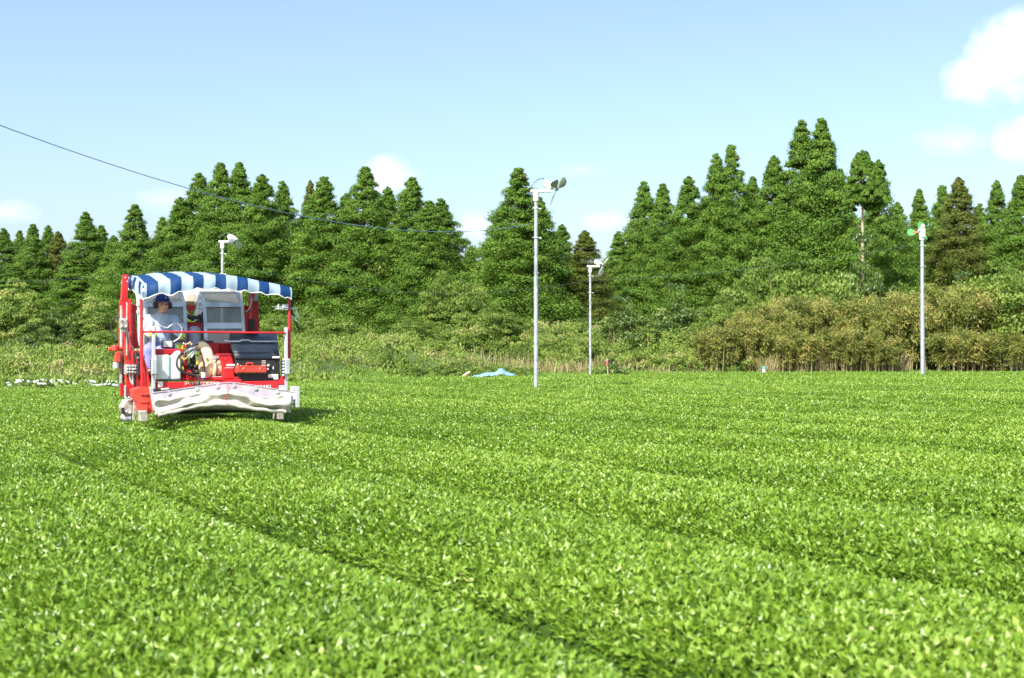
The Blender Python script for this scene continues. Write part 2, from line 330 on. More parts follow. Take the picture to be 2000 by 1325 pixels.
def make_cedar(seed, Hh, Rb, mt, base=.06, bare=0, name='cedar_tree', npf=270):
    """mesh pair for a cedar of height Hh; returns (crown_mesh_obj, trunk_mesh_obj, root)"""
    global rng
    keep = rng; rng = np.random.default_rng(seed)
    C = []; Rp = []; t = base+bare
    while t < .985:
        rad = Rb*(1-t)**.83*(1-.18*float(ss(.62, .82, t)))*(1-.2*max(0, .2-t)/.2)*(1+.08*math.sin(t*21+seed))+.02
        if bare: rad = Rb*min(1, (1-t)/max(.02, (1-base-bare))*1.2)**.7*.8+.12
        pr = .255*Rb*(1-t)**.55+.055
        nk = max(2, int(2*math.pi*rad/(pr*1.25)))
        for a in range(nk):
            if rng.random() < (.30 if bare else .10) and t < .93: continue
            ang = 2*math.pi*(a+rng.uniform(-.5, .5))/nk+t*30
            rr = rad*rng.uniform(.62, 1.18)*(1+.12*math.sin(ang*2+seed+t*9))
            C.append((math.cos(ang)*rr, math.sin(ang)*rr, t*Hh+rng.uniform(-.75, .75)*pr-.10*rr)); Rp.append(pr*rng.uniform(.62, 1.2))
        if rad > 1.0:
            for a in range(max(1, nk//3)):
                ang = rng.uniform(0, 6.28); rr = rad*rng.uniform(.2, .55)
                C.append((math.cos(ang)*rr, math.sin(ang)*rr, t*Hh)); Rp.append(pr*1.2)
        t += pr*.95/Hh
    if bare:
        for k in range(46):
            tt = rng.uniform(.34, .80); rr = rng.uniform(.35, 1.0)*Rb*.9; C.append((rr, rng.normal(0, .45), tt*Hh)); Rp.append(rng.uniform(.2, .36))
    C += [(0, 0, Hh-.5), (.03, 0, Hh-.25), (0, 0, Hh-.05)]; Rp += [.15, .11, .07]
    C = np.array(C); Rp = np.array(Rp); lean = nrm(C*np.array([1, 1, 0])+1e-6)
    tone0 = rng.uniform(.30, .62, len(C)); tone0[rng.random(len(C)) < .004] = .99
    pl = puff_leaves(C, Rp, npf, .108, .05, tone0, jit=.45, squash=.95, updir=.9, lean=lean, inner=.66, spike=.14)
    V, Q, T, _ = cat_parts([pl])
    root = empty(name)
    cr = np_mesh('crown', V, Q, T, [mt], parent=root)
    tb = MB(); lean_ = rng.uniform(-.15, .15, 2)
    tb.tube([(0,0,-.4),(lean_[0]*.3,lean_[1]*.3,Hh*.3),(lean_[0],lean_[1],Hh*.65),(0,0,Hh*.97)], [.13,.11,.09,.02] if bare else [.26,.2,.12,.02], 8, 1)
    for k in range(26):
        hh = Hh*rng.uniform(.15 if not bare else base+bare, .92); a = rng.uniform(0, 6.28); rr = Rb*(1-hh/Hh)**.72*.85
        tb.tube([(0,0,hh-.1),(math.cos(a)*rr*.5,math.sin(a)*rr*.5,hh+.05),(math.cos(a)*rr,math.sin(a)*rr,hh+.0)], [.05,.035,.012], 5)
    if bare:
        for k in range(7):
            hh = Hh*rng.uniform(.25, base+bare); a = rng.uniform(0, 6.28); tb.tube([(0,0,hh),(math.cos(a)*.6,math.sin(a)*.6,hh+rng.uniform(-.1,.2))], [.03,.01], 5)
    tb.build('trunk', M_BARKL if bare else M_BARK, root, smooth=True)
    rng = keep
    return root
def make_bush(name, seed, Rx, Hz, mt, nclump, prad, npf, Ln, W, stems=5, squash=.7, updir=.3, trunk_h=0, tonew=.3, bark=None, part='foliage', droop=.1):
    """round crown of leaf clumps: half width Rx, height Hz"""
    global rng
    keep = rng; rng = np.random.default_rng(seed)
    d = rsph(nclump); d[:, 2] = np.abs(d[:, 2])*rng.uniform(.3, 1, nclump)
    lump = 1+.22*np.sin(d[:, 0]*4+seed)+.16*np.sin(d[:, 1]*5+seed*2)+.12*np.sin(d[:, 2]*6)
    rad = rng.uniform(.45, 1.0, nclump)**.6*lump
    C = np.stack([d[:, 0]*rad*(Rx-prad), d[:, 1]*rad*(Rx-prad), trunk_h+d[:, 2]*rad*(Hz-trunk_h-prad)/1.1+prad*.4], -1)
    Rp = prad*rng.uniform(.6, 1.25, nclump)
    tone0 = rng.uniform(.5-tonew, .5+tonew, nclump)
    pl = puff_leaves(C, Rp, npf, Ln, W, tone0, jit=.8, squash=squash, updir=updir, droop=droop)
    V, Q, T, _ = cat_parts([pl]); root = empty(name)
    np_mesh(part, V, Q, T, [mt], parent=root)
    tb = MB()
    for k in range(stems):
        a = rng.uniform(0, 6.28); rr = Rx*rng.uniform(.2, .7); hh = trunk_h+(Hz-trunk_h)*rng.uniform(.25, .55)
        b0 = rng.uniform(0, .25)*Rx if not trunk_h else .03
        r0 = .02+.03*(trunk_h > 0)+.012*Hz/2
        tb.tube([(math.cos(a)*b0, math.sin(a)*b0, -.3), (math.cos(a)*(b0+.05*rr), math.sin(a)*(b0+.05*rr), trunk_h*.8), (math.cos(a)*rr*.6, math.sin(a)*rr*.6, (hh+trunk_h)/2), (math.cos(a)*rr, math.sin(a)*rr, hh)], [r0, r0*.8, r0*.5, r0*.2], 6, 1)
    tb.build('trunk' if trunk_h else 'stem', bark or M_BARK, root, smooth=True)
    rng = keep
    return root
def make_bamboo(seed, Rx, Hz, mt, ncul=34, npl=26):
    global rng
    keep = rng; rng = np.random.default_rng(seed)
    root = empty('bamboo_clump'); tb = MB(); PP = []; DD = []; TT = []
    for k in range(ncul):
        a = rng.uniform(0, 6.28); b = Rx*.75*math.sqrt(rng.random()); bx, by = math.cos(a)*b, math.sin(a)*b
        h = Hz*rng.uniform(.72, 1.03)*(1-.28*(b/Rx)**2); a2 = a+rng.uniform(-1, 1); of = rng.uniform(.1, .35)*Rx
        pts = [Vector((bx, by, -.2)), Vector((bx+math.cos(a2)*of*.2, by+math.sin(a2)*of*.2, h*.5)), Vector((bx+math.cos(a2)*of*.6, by+math.sin(a2)*of*.6, h*.85)), Vector((bx+math.cos(a2)*of*1.3, by+math.sin(a2)*of*1.3, h*.97))]
        tb.tube(pts, [.022,.018,.012,.005], 5)
        tone = rng.uniform(.2, .8)
        for j in range(npl):
            f = rng.uniform(.10, 1)**.7; sgi = min(2, int(f*3)); p = pts[sgi].lerp(pts[sgi+1], f*3-sgi)
            o = rsph(1)[0]*Rx*.16; c = np.array(p)+o*np.array([1, 1, .6]); m = 14
            PP.append(c+rng.normal(size=(m, 3))*.10*(.6+f*.6)); d = rng.normal(size=(m, 3))*.55+np.array([o[0], o[1], -.25])*1.2; DD.append(d)
            TT.append(np.full(m, tone+rng.normal(0, .08))+rng.normal(0, .12, m)+(.25 if f < .25 else 0))
    P = np.concatenate(PP); D = np.concatenate(DD); T = np.concatenate(TT); n = len(P)
    V, Q, T, _ = cat_parts([leaves(P, D, rsph(n), rng.uniform(.16, .34, n), rng.uniform(.04, .075, n), T, False, .2)])
    np_mesh('foliage', V, Q, T, [mt], parent=root); tb.build('culm', G_DRY_SOLID, root, smooth=True)
    rng = keep
    return root
G_DRY_SOLID = mat('dry_bamboo_culm', (.34,.30,.15), .6, var=.25, scale=5)

_first = {}; _used = set()
def place(key, maker, px, py, D, Href, wref, wpx, label, cat, group, rz=None, sink=0):
    """stand a copy of a kind on the ground so that its height and width are those seen in the photo"""
    p = at(px, py, D); gz = ground_z(p.x, p.y)
    if key not in _first: _first[key] = maker()
    o = copy_tree(_first[key]) if key in _used else _first[key]
    _used.add(key)
    sz = (p.z-gz+sink)/Href; sx = (wpx*D/F)/wref
    o.location = (p.x, p.y, gz-sink); o.scale = (sx, sx, sz); o.rotation_euler = (0, 0, random.uniform(0, 6.28) if rz is None else rz)
    tag(o, label, cat, group)
    return o

# ------------------------------------------------------------------ cedars
GC = 'cedars of the windbreak behind the field'
def cedar(px, py, wpx, D, v, label):
    mk = {0: lambda: make_cedar(11, 13, 2.6, G_CED), 1: lambda: make_cedar(23, 13, 2.6, G_CED), 2: lambda: make_cedar(37, 13, 2.6, G_CED),
          3: lambda: make_cedar(51, 13, 2.6, G_CED), 4: lambda: make_cedar(64, 13, 2.6, G_CEDY), 5: lambda: make_cedar(79, 13, 1.3, G_CED, bare=.70)}[v]
    return place('c%d' % v, mk, px, py, D, 13.05, 5.2 if v != 5 else 2.6, wpx*(1.33 if v != 5 else 1.1), label, 'tree', GC, rz=0 if v == 5 else None)
CED = [
 (8,446,110,92,0,'dark cedar cut by the left edge of the photo'),
 (38,450,84,95,2,'slim cedar just right of the one at the left photo edge'),
 (64,438,110,90,1,'third cedar top from the left edge of the tree line'),
 (94,440,92,94,3,'slim cedar fourth from the left edge of the tree line'),
 (114,452,110,91,4,'brownish cedar left of the taller pointed one at far left'),
 (168,414,130,88,0,'pointed cedar tallest of the far left run of trees'),
 (197,440,110,91,2,'cedar shoulder close on the right of the far left pointed cedar'),
 (222,460,110,84,3,'low full cedar above the left rear mast of the red harvester'),
 (264,399,140,80,1,'spiky cedar standing left of the big grove, above the striped canopy'),
 (318,424,110,83,2,'low cedar at the left foot of the big central grove'),
 (352,385,150,79,3,'cedar on the left slope of the big central grove'),
 (390,338,170,80,0,'leftmost high cedar of the big central grove'),
 (431,318,150,78,1,'left one of the twin cedar peaks above the fan with the tan blade'),
 (467,317,150,78,2,'right one of the twin cedar peaks above the fan with the tan blade'),
 (512,340,160,77,3,'broad cedar next right of the twin peaks in the central grove'),
 (553,354,130,82,0,'cedar peeking out behind between two broad ones in the central grove'),
 (606,352,90,84,4,'thin yellow-brown cedar top in the middle of the central grove'),
 (632,345,170,77,2,'round-topped cedar in the middle of the central grove'),
 (676,378,150,79,0,'lower cedar filling the dip left of the pointed cedar before the cloud'),
 (714,326,170,76,1,'pointed cedar in front of the small white cloud'),
 (757,365,130,80,3,'lower cedar right of the pointed one before the small cloud'),
 (804,346,160,76,2,'last high cedar on the right side of the central grove'),
 (838,392,140,75,1,'cedar on the right slope of the central grove'),
 (862,388,150,79,0,'outermost cedar at the right end of the central grove'),
 (922,480,110,78,3,'low cedar in the gap between the central grove and the tall fan pole'),
 (1014,328,190,72,1,'thin-topped cedar directly left of the tallest near fan pole'),
 (976,408,110,80,0,'cedar shoulder left of the thin-topped cedar by the tall fan pole'),
 (1052,385,140,74,2,'cedar hidden half behind the head of the tall near fan pole'),
 (1098,438,110,76,3,'small cedar top right of the tall near fan pole'),
 (1142,450,130,74,4,'loose lighter tree top above the small white fan'),
 (1207,452,110,80,0,'low cedar starting the right grove beside the sky gap'),
 (1258,354,130,80,2,'first high pointed cedar of the right grove'),
 (1294,359,130,79,1,'second pointed cedar of the right grove'),
 (1345,344,150,78,3,'third pointed cedar of the right grove'),
 (1400,300,140,78,0,'left half of the forked double peak in the right grove'),
 (1429,283,140,78,1,'right half of the forked double peak in the right grove'),
 (1470,345,130,80,2,'lower cedar between the forked peak and the tallest pair'),
 (1512,304,150,78,3,'broad shoulder cedar left of the tallest pair'),
 (1566,235,170,78,0,'left one of the two tallest cedars'),
 (1605,231,170,77,2,'right one of the two tallest cedars'),
 (1640,330,130,79,1,'cedar flanking the tallest pair on its right side'),
 (1684,293,70,68,5,'tall cedar with a long bare pale trunk and a small ragged top'),
 (1716,312,135,74,3,'cedar close behind the one with the bare pale trunk'),
 (1752,395,130,79,0,'cedar sloping down left of the green fan'),
 (1795,369,110,84,2,'cedar top directly above the green and orange fan'),
 (1841,362,120,82,1,'slim cedar left of the brownish one at the right side'),
 (1872,346,150,80,4,'brown-tinged cedar, tallest right of the green fan'),
 (1912,398,110,84,0,'low cedar in the dip right of the brown-tinged cedar'),
 (1946,352,110,80,3,'pointed cedar second from the right edge of the photo'),
 (1993,342,140,78,2,'cedar cut by the right edge of the photo'),
]
for c in CED: cedar(*c)
# trees of the same windbreak just outside the frame and the lower ones closing the stand behind
k = 0
for i, (px, py, wpx, D, v) in enumerate([(-60,430,140,90,1),(-130,440,130,90,2),(-200,430,140,92,3),(2060,350,140,80,1),(2130,340,150,80,0),(2200,360,140,82,3)]):
    cedar(px, py, wpx, D, v, '%s cedar of the windbreak past the %s edge of the photo' % (['nearest','second','farthest'][i % 3], ['left','right'][i//3]))
BG = [(30,520),(150,500),(255,490),(345,440),(410,410),(490,410),(590,430),(655,430),(740,440),(830,450),(885,500),(950,520),(1040,480),(1120,520),(1165,545),(1235,470),(1320,430),(1375,400),(1450,410),(1540,370),(1640,420),(1740,470),(1820,450),(1910,470),(1970,450)]
WB = ['the cedar at the left photo edge','the tall pointed cedar at far left','the spiky cedar left of the big grove','the left slope of the central grove','the tan-bladed fan','the twin peaks','the yellow-brown top','the round-topped cedar','the cloud-side pointed cedar','the right slope of the central grove','the last cedar of the central grove','the gap left of the tall fan pole','the tallest fan pole','the small top right of the tall pole','the small white fan','the left end of the right grove','the third pointed cedar of the right grove','the forked peak, left side','the forked peak, right side','the tallest pair','the bare pale trunk','the green fan, left side','the green fan, right side','the dip right of the brown-tinged cedar','the right photo edge']
for i, (px, py) in enumerate(BG):
    cedar(px, py, 170, 87, i % 4, 'shaded rear cedar half hidden behind ' + WB[i])

# ------------------------------------------------------------------ broadleaf trees and shrubs
def brd(px, py, wpx, D, label, key='b0', cat='tree', group='broadleaf trees in front of the cedars', rz=None):
    mk = {'b0': lambda: make_bush('broadleaf_tree', 5, 3.0, 5.0, G_BRD, 230, .55, 95, .16, .085, 9, squash=.45, updir=.2, trunk_h=1.0, tonew=.28, part='crown'),
          'b1': lambda: make_bush('broadleaf_tree', 8, 3.0, 5.0, G_SCR, 210, .5, 95, .15, .075, 9, squash=.4, updir=.2, trunk_h=1.0, tonew=.3, part='crown'),
          'b2': lambda: make_bush('broadleaf_tree', 14, 3.0, 5.0, G_DRK, 230, .55, 95, .16, .09, 9, squash=.5, updir=.2, trunk_h=.8, tonew=.35, part='crown')}[key]
    return place(key, mk, px, py, D, 4.3, 5.4, wpx, label, cat, group, rz)
brd(30,545,150,58,'tan-green flowering tree at the left edge below the cedars','b1')
brd(118,600,120,60,'dark leafy tree right of the tan-green flowering one','b2')
brd(185,575,150,61,'sprawling yellowish tree left of the red harvester mast','b1')
brd(80,640,130,55,'small dark green tree low at the left edge','b2')
brd(215,630,110,56,'green tree just behind the left side of the harvester','b0')
brd(340,600,150,60,'green tree hidden behind the harvester operator','b0')
brd(620,600,140,58,'fresh green bushy tree right of the harvester canopy','b0')
brd(700,640,130,58,'dark rounded tree at the foot of the central grove','b2')
brd(560,590,110,62,'leafy tree behind the right post of the harvester','b0')
brd(885,512,120,60,'light green straggly tree at the right end of the central grove','b0')
brd(830,612,110,58,'low spreading green tree left of the straggly light one','b0')
brd(960,585,120,58,'soft green tree left of the tall near fan pole','b0')
brd(1230,592,150,60,'dark leafy tree right of the small white fan pole','b2')
brd(1330,570,150,62,'mid green tree left of the pale spreading tree','b2')
brd(1400,560,140,61,'green tree tucked under the left side of the pale spreading tree','b0')
brd(1530,475,230,64,'pale green spreading tree with bare forks below the tallest cedars','b0')
brd(1450,530,130,62,'leafy tree at the left flank of the pale spreading tree','b0')
brd(1690,482,150,66.5,'rounded green tree below the bare pale cedar trunk','b2')
brd(1745,560,130,64,'low green tree left of the right fan pole','b0')
brd(1925,488,230,63,'bright green domed tree at the right edge above the bamboo','b0')
brd(2010,500,170,62,'second bright green dome cut by the right photo edge','b0')

FILL = [(-20,640),(45,650),(150,640),(250,640),(300,650),(390,650),(450,640),(500,650),(600,655),(660,630),(760,625),(800,650),(900,640),(1010,630),(1060,615),(1100,625),(1150,610),(1190,630),(1280,610),(1360,600),(1440,590),(1490,560),(1600,560),(1650,570),(1720,590),(1790,575),(1840,560),(1870,530)]
WH = ['at the left photo edge','below the flowering tree','left of the sprawling yellowish tree','touching the harvester mast','behind the canopy, left end','behind the canopy middle','behind the canopy right end','beside the mirror bracket','below the fresh green bushy tree','left of the dark rounded tree','right of the dark rounded tree','left of the low spreading tree','below the straggly light tree','left of the tallest fan pole','right of the tallest fan pole','midway between the two centre poles','directly left of the thin pole','right of the thin pole','left under the right grove','below the forked peak','left of the pale spreading tree','behind the leftmost bamboo','behind the yellowish bamboo','left of the bare trunk','right of the bare trunk','left of the right fan pole','right of the right fan pole','left of the bright green dome']
for i, (px, py) in enumerate([(a, b+18) for a, b in FILL]):
    brd(px, py, 130, 64+(i % 3)*1.5, 'low dark leafy understory tree ' + WH[i], 'b2', group='understory trees at the foot of the cedars')

GB = 'bamboo clumps along the right field edge'
def bam(px, py, wpx, D, v, label):
    mk = [lambda: make_bamboo(3, 2.0, 4.2, G_BAM), lambda: make_bamboo(6, 2.0, 4.2, G_BAM), lambda: make_bamboo(9, 2.0, 4.2, G_BAM)][v]
    return place('bam%d' % v, mk, px, py, D, 4.15, 4.0, wpx, label, 'bamboo', GB)
BAM = [(1500,592,130,58.5,0,'leftmost tall bamboo clump of the right thicket'),(1560,578,130,59.5,1,'yellowish bamboo clump below the pale spreading tree'),
 (1620,575,140,60,2,'bamboo clump below the bare pale cedar trunk'),(1675,590,130,59,0,'straw-coloured bamboo clump with dry stalks at its foot'),
 (1735,572,140,60.5,1,'bamboo clump left of the right fan pole'),(1790,585,120,61,2,'bamboo clump directly behind the right fan pole'),
 (1850,552,150,61,0,'tall bamboo clump right of the right fan pole'),(1910,560,140,62,1,'bamboo clump below the bright green domed tree'),
 (1970,566,150,61.5,2,'bamboo clump second from the right photo edge'),(2030,560,150,61.5,0,'bamboo clump cut by the right photo edge'),
 (2100,560,150,62,1,'bamboo clump beyond the right photo edge'),(1455,620,110,58,1,'lower bamboo clump at the left end of the thicket'),
 (1405,632,110,57.5,2,'low bamboo clump between the pink ribbon and the thicket'),
 (1640,640,110,58,1,'short bamboo clump in front, left of the straw-coloured one'),(1710,650,100,58,2,'short straw bamboo in front of the dry stalks'),
 (1545,640,110,57.5,2,'short bamboo clump in front of the yellowish one'),(1870,640,120,59,2,'short bamboo clump in front, right of the fan pole'),(1950,645,120,59.5,0,'short bamboo in front near the right edge')]
for b in BAM: bam(*b)
GS = 'shrubs on the bank behind the field'
def shr(px, py, wpx, D, key, label):
    mk = {'s0': lambda: make_bush('shrub', 21, 1.5, 1.6, G_SCR, 120, .26, 80, .11, .045, 8, squash=.8, tonew=.35),
          's1': lambda: make_bush('shrub', 25, 1.5, 1.6, G_SCR, 120, .24, 80, .13, .035, 8, squash=.9, updir=.8, tonew=.35),
          's2': lambda: make_bush('shrub', 29, 1.2, 1.5, G_DRK, 90, .26, 44, .16, .08, 6, tonew=.3),
          's3': lambda: make_bush('shrub', 33, 1.5, 1.4, G_BRD, 120, .22, 50, .13, .06, 6, tonew=.25)}[key]
    return place(key, mk, px, py, D, 1.4 if key != 's2' else 1.3, 3.0 if key != 's2' else 2.4, wpx, label, 'shrub', GS)
SHR = [(15,690,100,42,'s2','dark green shrub low at the left edge beside the netting'),(60,672,150,48,'s0','yellow-green shrub left of the harvester, below the flowering tree'),
 (130,676,140,50,'s1','wispy olive shrub between the left edge and the harvester'),(195,672,140,50,'s0','yellow-green shrub directly left of the harvester'),
 (620,640,140,53,'s0','olive shrub right of the harvester post'),(690,636,150,55,'s1','feathery olive shrub on the middle of the bank'),
 (770,672,60,49,'s2','small dark shrub above the bright green weeds'),(760,640,150,57,'s0','yellow-green shrub behind the small dark one'),
 (830,655,120,55,'s1','brown-tipped shrub right of the small dark one'),(900,622,170,58,'s0','shrub below the straggly light green tree'),
 (980,640,150,58,'s1','olive shrub left of the tall near fan pole foot'),(1050,650,150,59,'s0','shrub directly behind the tall near fan pole'),
 (1120,645,140,59,'s1','yellow-flecked shrub left of the thin fan pole'),(1190,645,150,59,'s0','yellow-flecked shrub behind the pink ribbon stake'),
 (1260,630,160,60,'s1','olive shrub right of the pink ribbon stake'),(1330,622,170,60,'s0','broad olive shrub in the middle right of the bank'),
 (1390,640,120,59,'s1','wispy shrub left of the low bamboo'),(1095,672,120,56,'s0','low yellow-flecked shrub between the two fan poles'),(1240,672,120,57,'s1','low olive shrub right of the pink ribbon stake foot'),(1300,668,130,57.5,'s0','low olive shrub midway between ribbon stake and bamboo'),(1360,665,130,58,'s0','low shrub in front of the wispy one by the bamboo'),(1430,668,120,58,'s1','low straw shrub at the bamboo foot, left end'),(650,690,110,49,'s3','soft green shrub near the harvester tarp side'),
 (1200,701,86,50.3,'s2','dark leafy low bush at the foot of the pink ribbon stake')]
for c in SHR: shr(*c)
for (px, py, wp, D, l) in [(800,700,120,47,'bright green weed mound left of the blue tarp'),(880,693,130,47.5,'bright green weed mound behind the blue tarp'),(950,705,120,48,'low green weed mound above the right end of the blue tarp'),(1010,708,90,49,'green weed mound beside the tall fan pole')]:
    shr(px, py, wp, D, 's3', l)

# ------------------------------------------------------------------ undergrowth, grass, dry grass (uncountable)
def band(n, x0, x1, e0, e1):
    x = rng.uniform(x0, x1, n); e = rng.uniform(e0, e1, n); y = edge_y(x)+e
    k = np.abs(x) < .4167*y*1.1+4
    return x[k], y[k], e[k]
x, y, e = band(6500, -42, 45, 4.5, 26); k = (e > 6) | (rng.random(len(x)) < .6); k &= (x < 10) | (e < 14); x, y, e = x[k], y[k], e[k]
C = np.stack([x, y, terr(x, y)+rng.uniform(.0, .55, len(x))*ss(4, 7, e)*(1+1.2*ss(-4, 3, x)*ss(12, 9, x))], -1)
pl = puff_leaves(C, rng.uniform(.25, .5, len(x)), 58, .13, .04, np.clip(.47+.42*snoise(x, y, .5)+rng.normal(0, .15, len(x)), 0, .95), jit=.9, squash=.9, updir=.9)
V, Q, T, _ = cat_parts([pl]); o = np_mesh('undergrowth', V, Q, T, [G_SCR]); tag(o, 'tangled olive and straw undergrowth covering the bank', 'undergrowth', kind='stuff')
x, y, e = band(110000, -40, 45, -.3, 6.5); n = len(x)
P = np.stack([x, y, terr(x, y)-.02], -1); D = np.stack([rng.normal(0, .35, n), rng.normal(0, .35, n), np.ones(n)], -1)
V, Q, T, _ = cat_parts([leaves(P, D, rsph(n)*np.array([1, 1, .1]), rng.uniform(.12, .30, n)*(1+.5*ss(3, 6, e)), rng.uniform(.02, .045, n), np.clip(.45+.2*snoise(x, y, .8)+rng.normal(0, .15, n), 0, 1), False, .2)])
o = np_mesh('grass', V, Q, T, [G_GRS]); tag(o, 'bright green grass verge between the tea field and the bank', 'grass', kind='stuff')
def tuft(cx0, cx1, e0, e1, n, hmin, hmax):
    x = rng.uniform(cx0, cx1, n); e = rng.uniform(e0, e1, n); y = edge_y(x)+e
    k_ = rng.random(n) < .15+.85*ss(-.1, .5, snoise(x, e, 2.2)); x, y, n = x[k_], y[k_], int(k_.sum())
    P = np.stack([x, y, terr(x, y)-.02], -1); D = np.stack([rng.normal(0, .22, n), rng.normal(0, .22, n), np.ones(n)], -1)
    return leaves(P, D, rsph(n)*np.array([1, 1, .1]), rng.uniform(hmin, hmax, n), rng.uniform(.018, .04, n), rng.uniform(0, 1, n), False, .15)
V, Q, T, _ = cat_parts([tuft(1.0, 3.4, 4.5, 7, 1100, .4, .9), tuft(3.6, 6.0, 4.5, 8, 900, .4, .9), tuft(11, 19, 2.2, 3.6, 2400, .4, 1.3), tuft(6, 11, 3.6, 5, 500, .3, .7), tuft(4.6, 7, 8, 9.5, 700, 1.2, 2.1), tuft(11.5, 13, 4.5, 6, 500, 1.0, 2.1), tuft(-3, 1, 6, 9, 900, .4, 1.0)])
o = np_mesh('dry_grass', V, Q, T, [G_DRY]); tag(o, 'pale dry grass stalks at the foot of the shrubs and bamboo', 'dry grass', kind='stuff')

# ------------------------------------------------------------------ wind fans on poles
def frame_from(axis):
    a = Vector(axis).normalized(); q_ = Vector((0,0,1)); b = (q_-a*q_.dot(a)).normalized(); return a, b, a.cross(b)
def wind_fan(px, pybase, pytop, D, axis, phase, bmats, label, rp=.065, white_box=False, r_bl=.46, cable=True, arm=(.36,0,.0), twd=28, wk=1.0):
    b = at(px, pybase, D); z1 = at(px, pytop, D).z
    root = empty('wind_fan', (b.x, b.y, 0), 0, label, 'wind fan', 'frost fans on tall poles in the tea field')
    m = MB(); m.tube([(0,0,-.3),(0,0,z1*.62)], rp, 16); m.tube([(0,0,z1*.62),(0,0,z1-.16)], rp*.86, 16); m.tube([(0,0,z1*.615),(0,0,z1*.625)], rp*1.1, 16)
    pole = m.build('pole', M_POLE, root, smooth=True)
    m = MB(); m.tube([(0,0,z1-.22),(0,0,z1)], rp*1.25, 16); m.build('pole_cap', M_WHT, root, smooth=True, bevel=.004)
    a, u_, v_ = frame_from(axis); A = Vector(arm); hd = Vector((A.x, A.y, 0)).normalized()
    mot = Vector((0,0,z1))+A+Vector((0,0,.17)); rot = hd.to_track_quat('X', 'Z').to_matrix()
    m = MB(); m.obox(Vector((0,0,z1+.03))+A*.35, (A.length*.62+.04, .055, .035), rot); m.tube([Vector((0,0,z1+.03))+A*.8, mot-a*.05], [.035,.03], 8); m.build('bracket', M_WHT, root, bevel=.01)
    m = MB(); m.tube([mot-a*.20, mot-a*.17, mot+a*.07, mot+a*.11], [.06,.095,.095,.05], 16); m.tube([mot+a*.10, mot+a*.17], .025, 8)
    mo = m.build('motor', M_WHT, root, smooth=True)
    m = MB(); m.obox(mot-a*.03-Vector((0,0,.10)), (.05,.05,.035), rot); m.build('junction_box', M_WHT, mo, bevel=.008)
    hub = mot+a*.19
    m = MB(); m.tube([hub-a*.03, hub+a*.02, hub+a*.06], [.06,.06,.02], 14); m.build('hub', M_GREY, root, smooth=True)
    for k in range(3):
        g = phase+k*2*math.pi/3; d = u_*math.cos(g)+v_*math.sin(g); t = a.cross(d); tw = R(twd)
        prof = [(.04,.03),(.12,.06),(.22,.115),(.32,.14),(.41,.125),(.46,.07)]
        G = []
        for rr, ww in prof:
            rr *= r_bl/.46; ww *= wk*r_bl/.46; tt = (t*math.cos(tw)+a*math.sin(tw)); G.append([hub+d*rr-tt*ww*.85, hub+d*rr+a*.018, hub+d*rr+tt*ww])
        m = MB(); m.grid(G); bl = m.build('blade', bmats[k % len(bmats)], root, smooth=True, solid=.008, sub=1)
        if white_box:
            m = MB(); tt = (t*math.cos(tw)+a*math.sin(tw)); m.grid([[hub+d*rr-tt*ww-a*.012, hub+d*rr-a*.002, hub+d*rr+tt*ww-a*.012] for rr, ww in ((.08,.03),(.15,.05),(.25,.008))]); m.build('blade_marking', M_BORG, bl, solid=.006)
    if white_box:
        m = MB(); m.box(-.08,.08,-.16,-.06,z1-.12,z1+.22); m.build('control_box', M_WHT, root, bevel=.012)
        m = MB(); m.ball((0,-.10,z1+.31), .085); m.build('motor_cover', M_WHT, root, smooth=True)
    if cable:
        m = MB(); m.tube([Vector((-hd.x*.10,-hd.y*.1,z1-.28)), Vector((-hd.x*.13,-hd.y*.1,z1+.05)), Vector((-hd.x*.08,0,z1+.25)), mot-a*.2+Vector((0,0,.14)), mot-a*.17+Vector((0,0,.03))], .011, 6, 3); m.build('power_cable', M_WIRE, root, smooth=True)
    m = MB()
    for zz in (z1*.93, z1*.80): m.tube([(0,0,zz-.015),(0,0,zz+.015)], rp*1.18, 14); m.tube([(-.09,0,zz),(.11,-.03,zz-.02)], .008, 6); m.ball((.12,-.03,zz-.02), (.028,.018,.018))
    m.build('cable_clamp', M_GALV, root, smooth=True)
    m = MB()
    for i in range(7):
        zz = 1.2+i*.62
        if zz < z1-.5: m.tube([(rp*.9*(-1)**i,-.02,zz),((rp+.025)*(-1)**i,-.02,zz)], .005, 6)
    m.build('step_bolt', M_GALV, root)
    return root, Vector((b.x, b.y, z1))
_, T1 = wind_fan(1047,760,376,31,(.80,-.30,-.42),R(-50),[M_BOLV,M_GREY,M_BOLV],'tallest near wind fan with olive blades on a grey pole in mid field',rp=.056,twd=-30)
_, T2 = wind_fan(1153,733,522,50,(.8,-.25,-.3),R(-50),[M_WHT],'small white wind fan with white blades between the tall one and the right grove',rp=.053,r_bl=.5)
_, T3 = wind_fan(1802,733,458,50,(-.05,.96,-.2),R(-95),[M_BGRN],'wind fan with round green blades marked orange, at the right before the bamboo',rp=.085,white_box=True,r_bl=.47,cable=False,arm=(0,.22,.0),twd=8,wk=1.35)
_, T4 = wind_fan(434,745,474,44.5,(.78,-.35,-.3),R(-15),[M_BTAN,M_BGRY,M_BGRY],'wind fan with one tan and two pale blades rising behind the striped canopy',rp=.060)
def wire(pts, r, m, label, sag=0):
    a, b = Vector(pts[0]), Vector(pts[1]); P = [a.lerp(b, i/24)-Vector((0,0,sag*4*(i/24)*(1-i/24))) for i in range(25)]
    mb = MB(); mb.tube(P, r, 6); return tag(mb.build('overhead_cable', m, None, smooth=True), label, 'cable')
wire([at(-500,40,12), at(1040,437,31)], .0062, M_WIREL, 'long sagging blue-grey cable crossing the sky from upper left to the tallest fan pole', sag=.9)
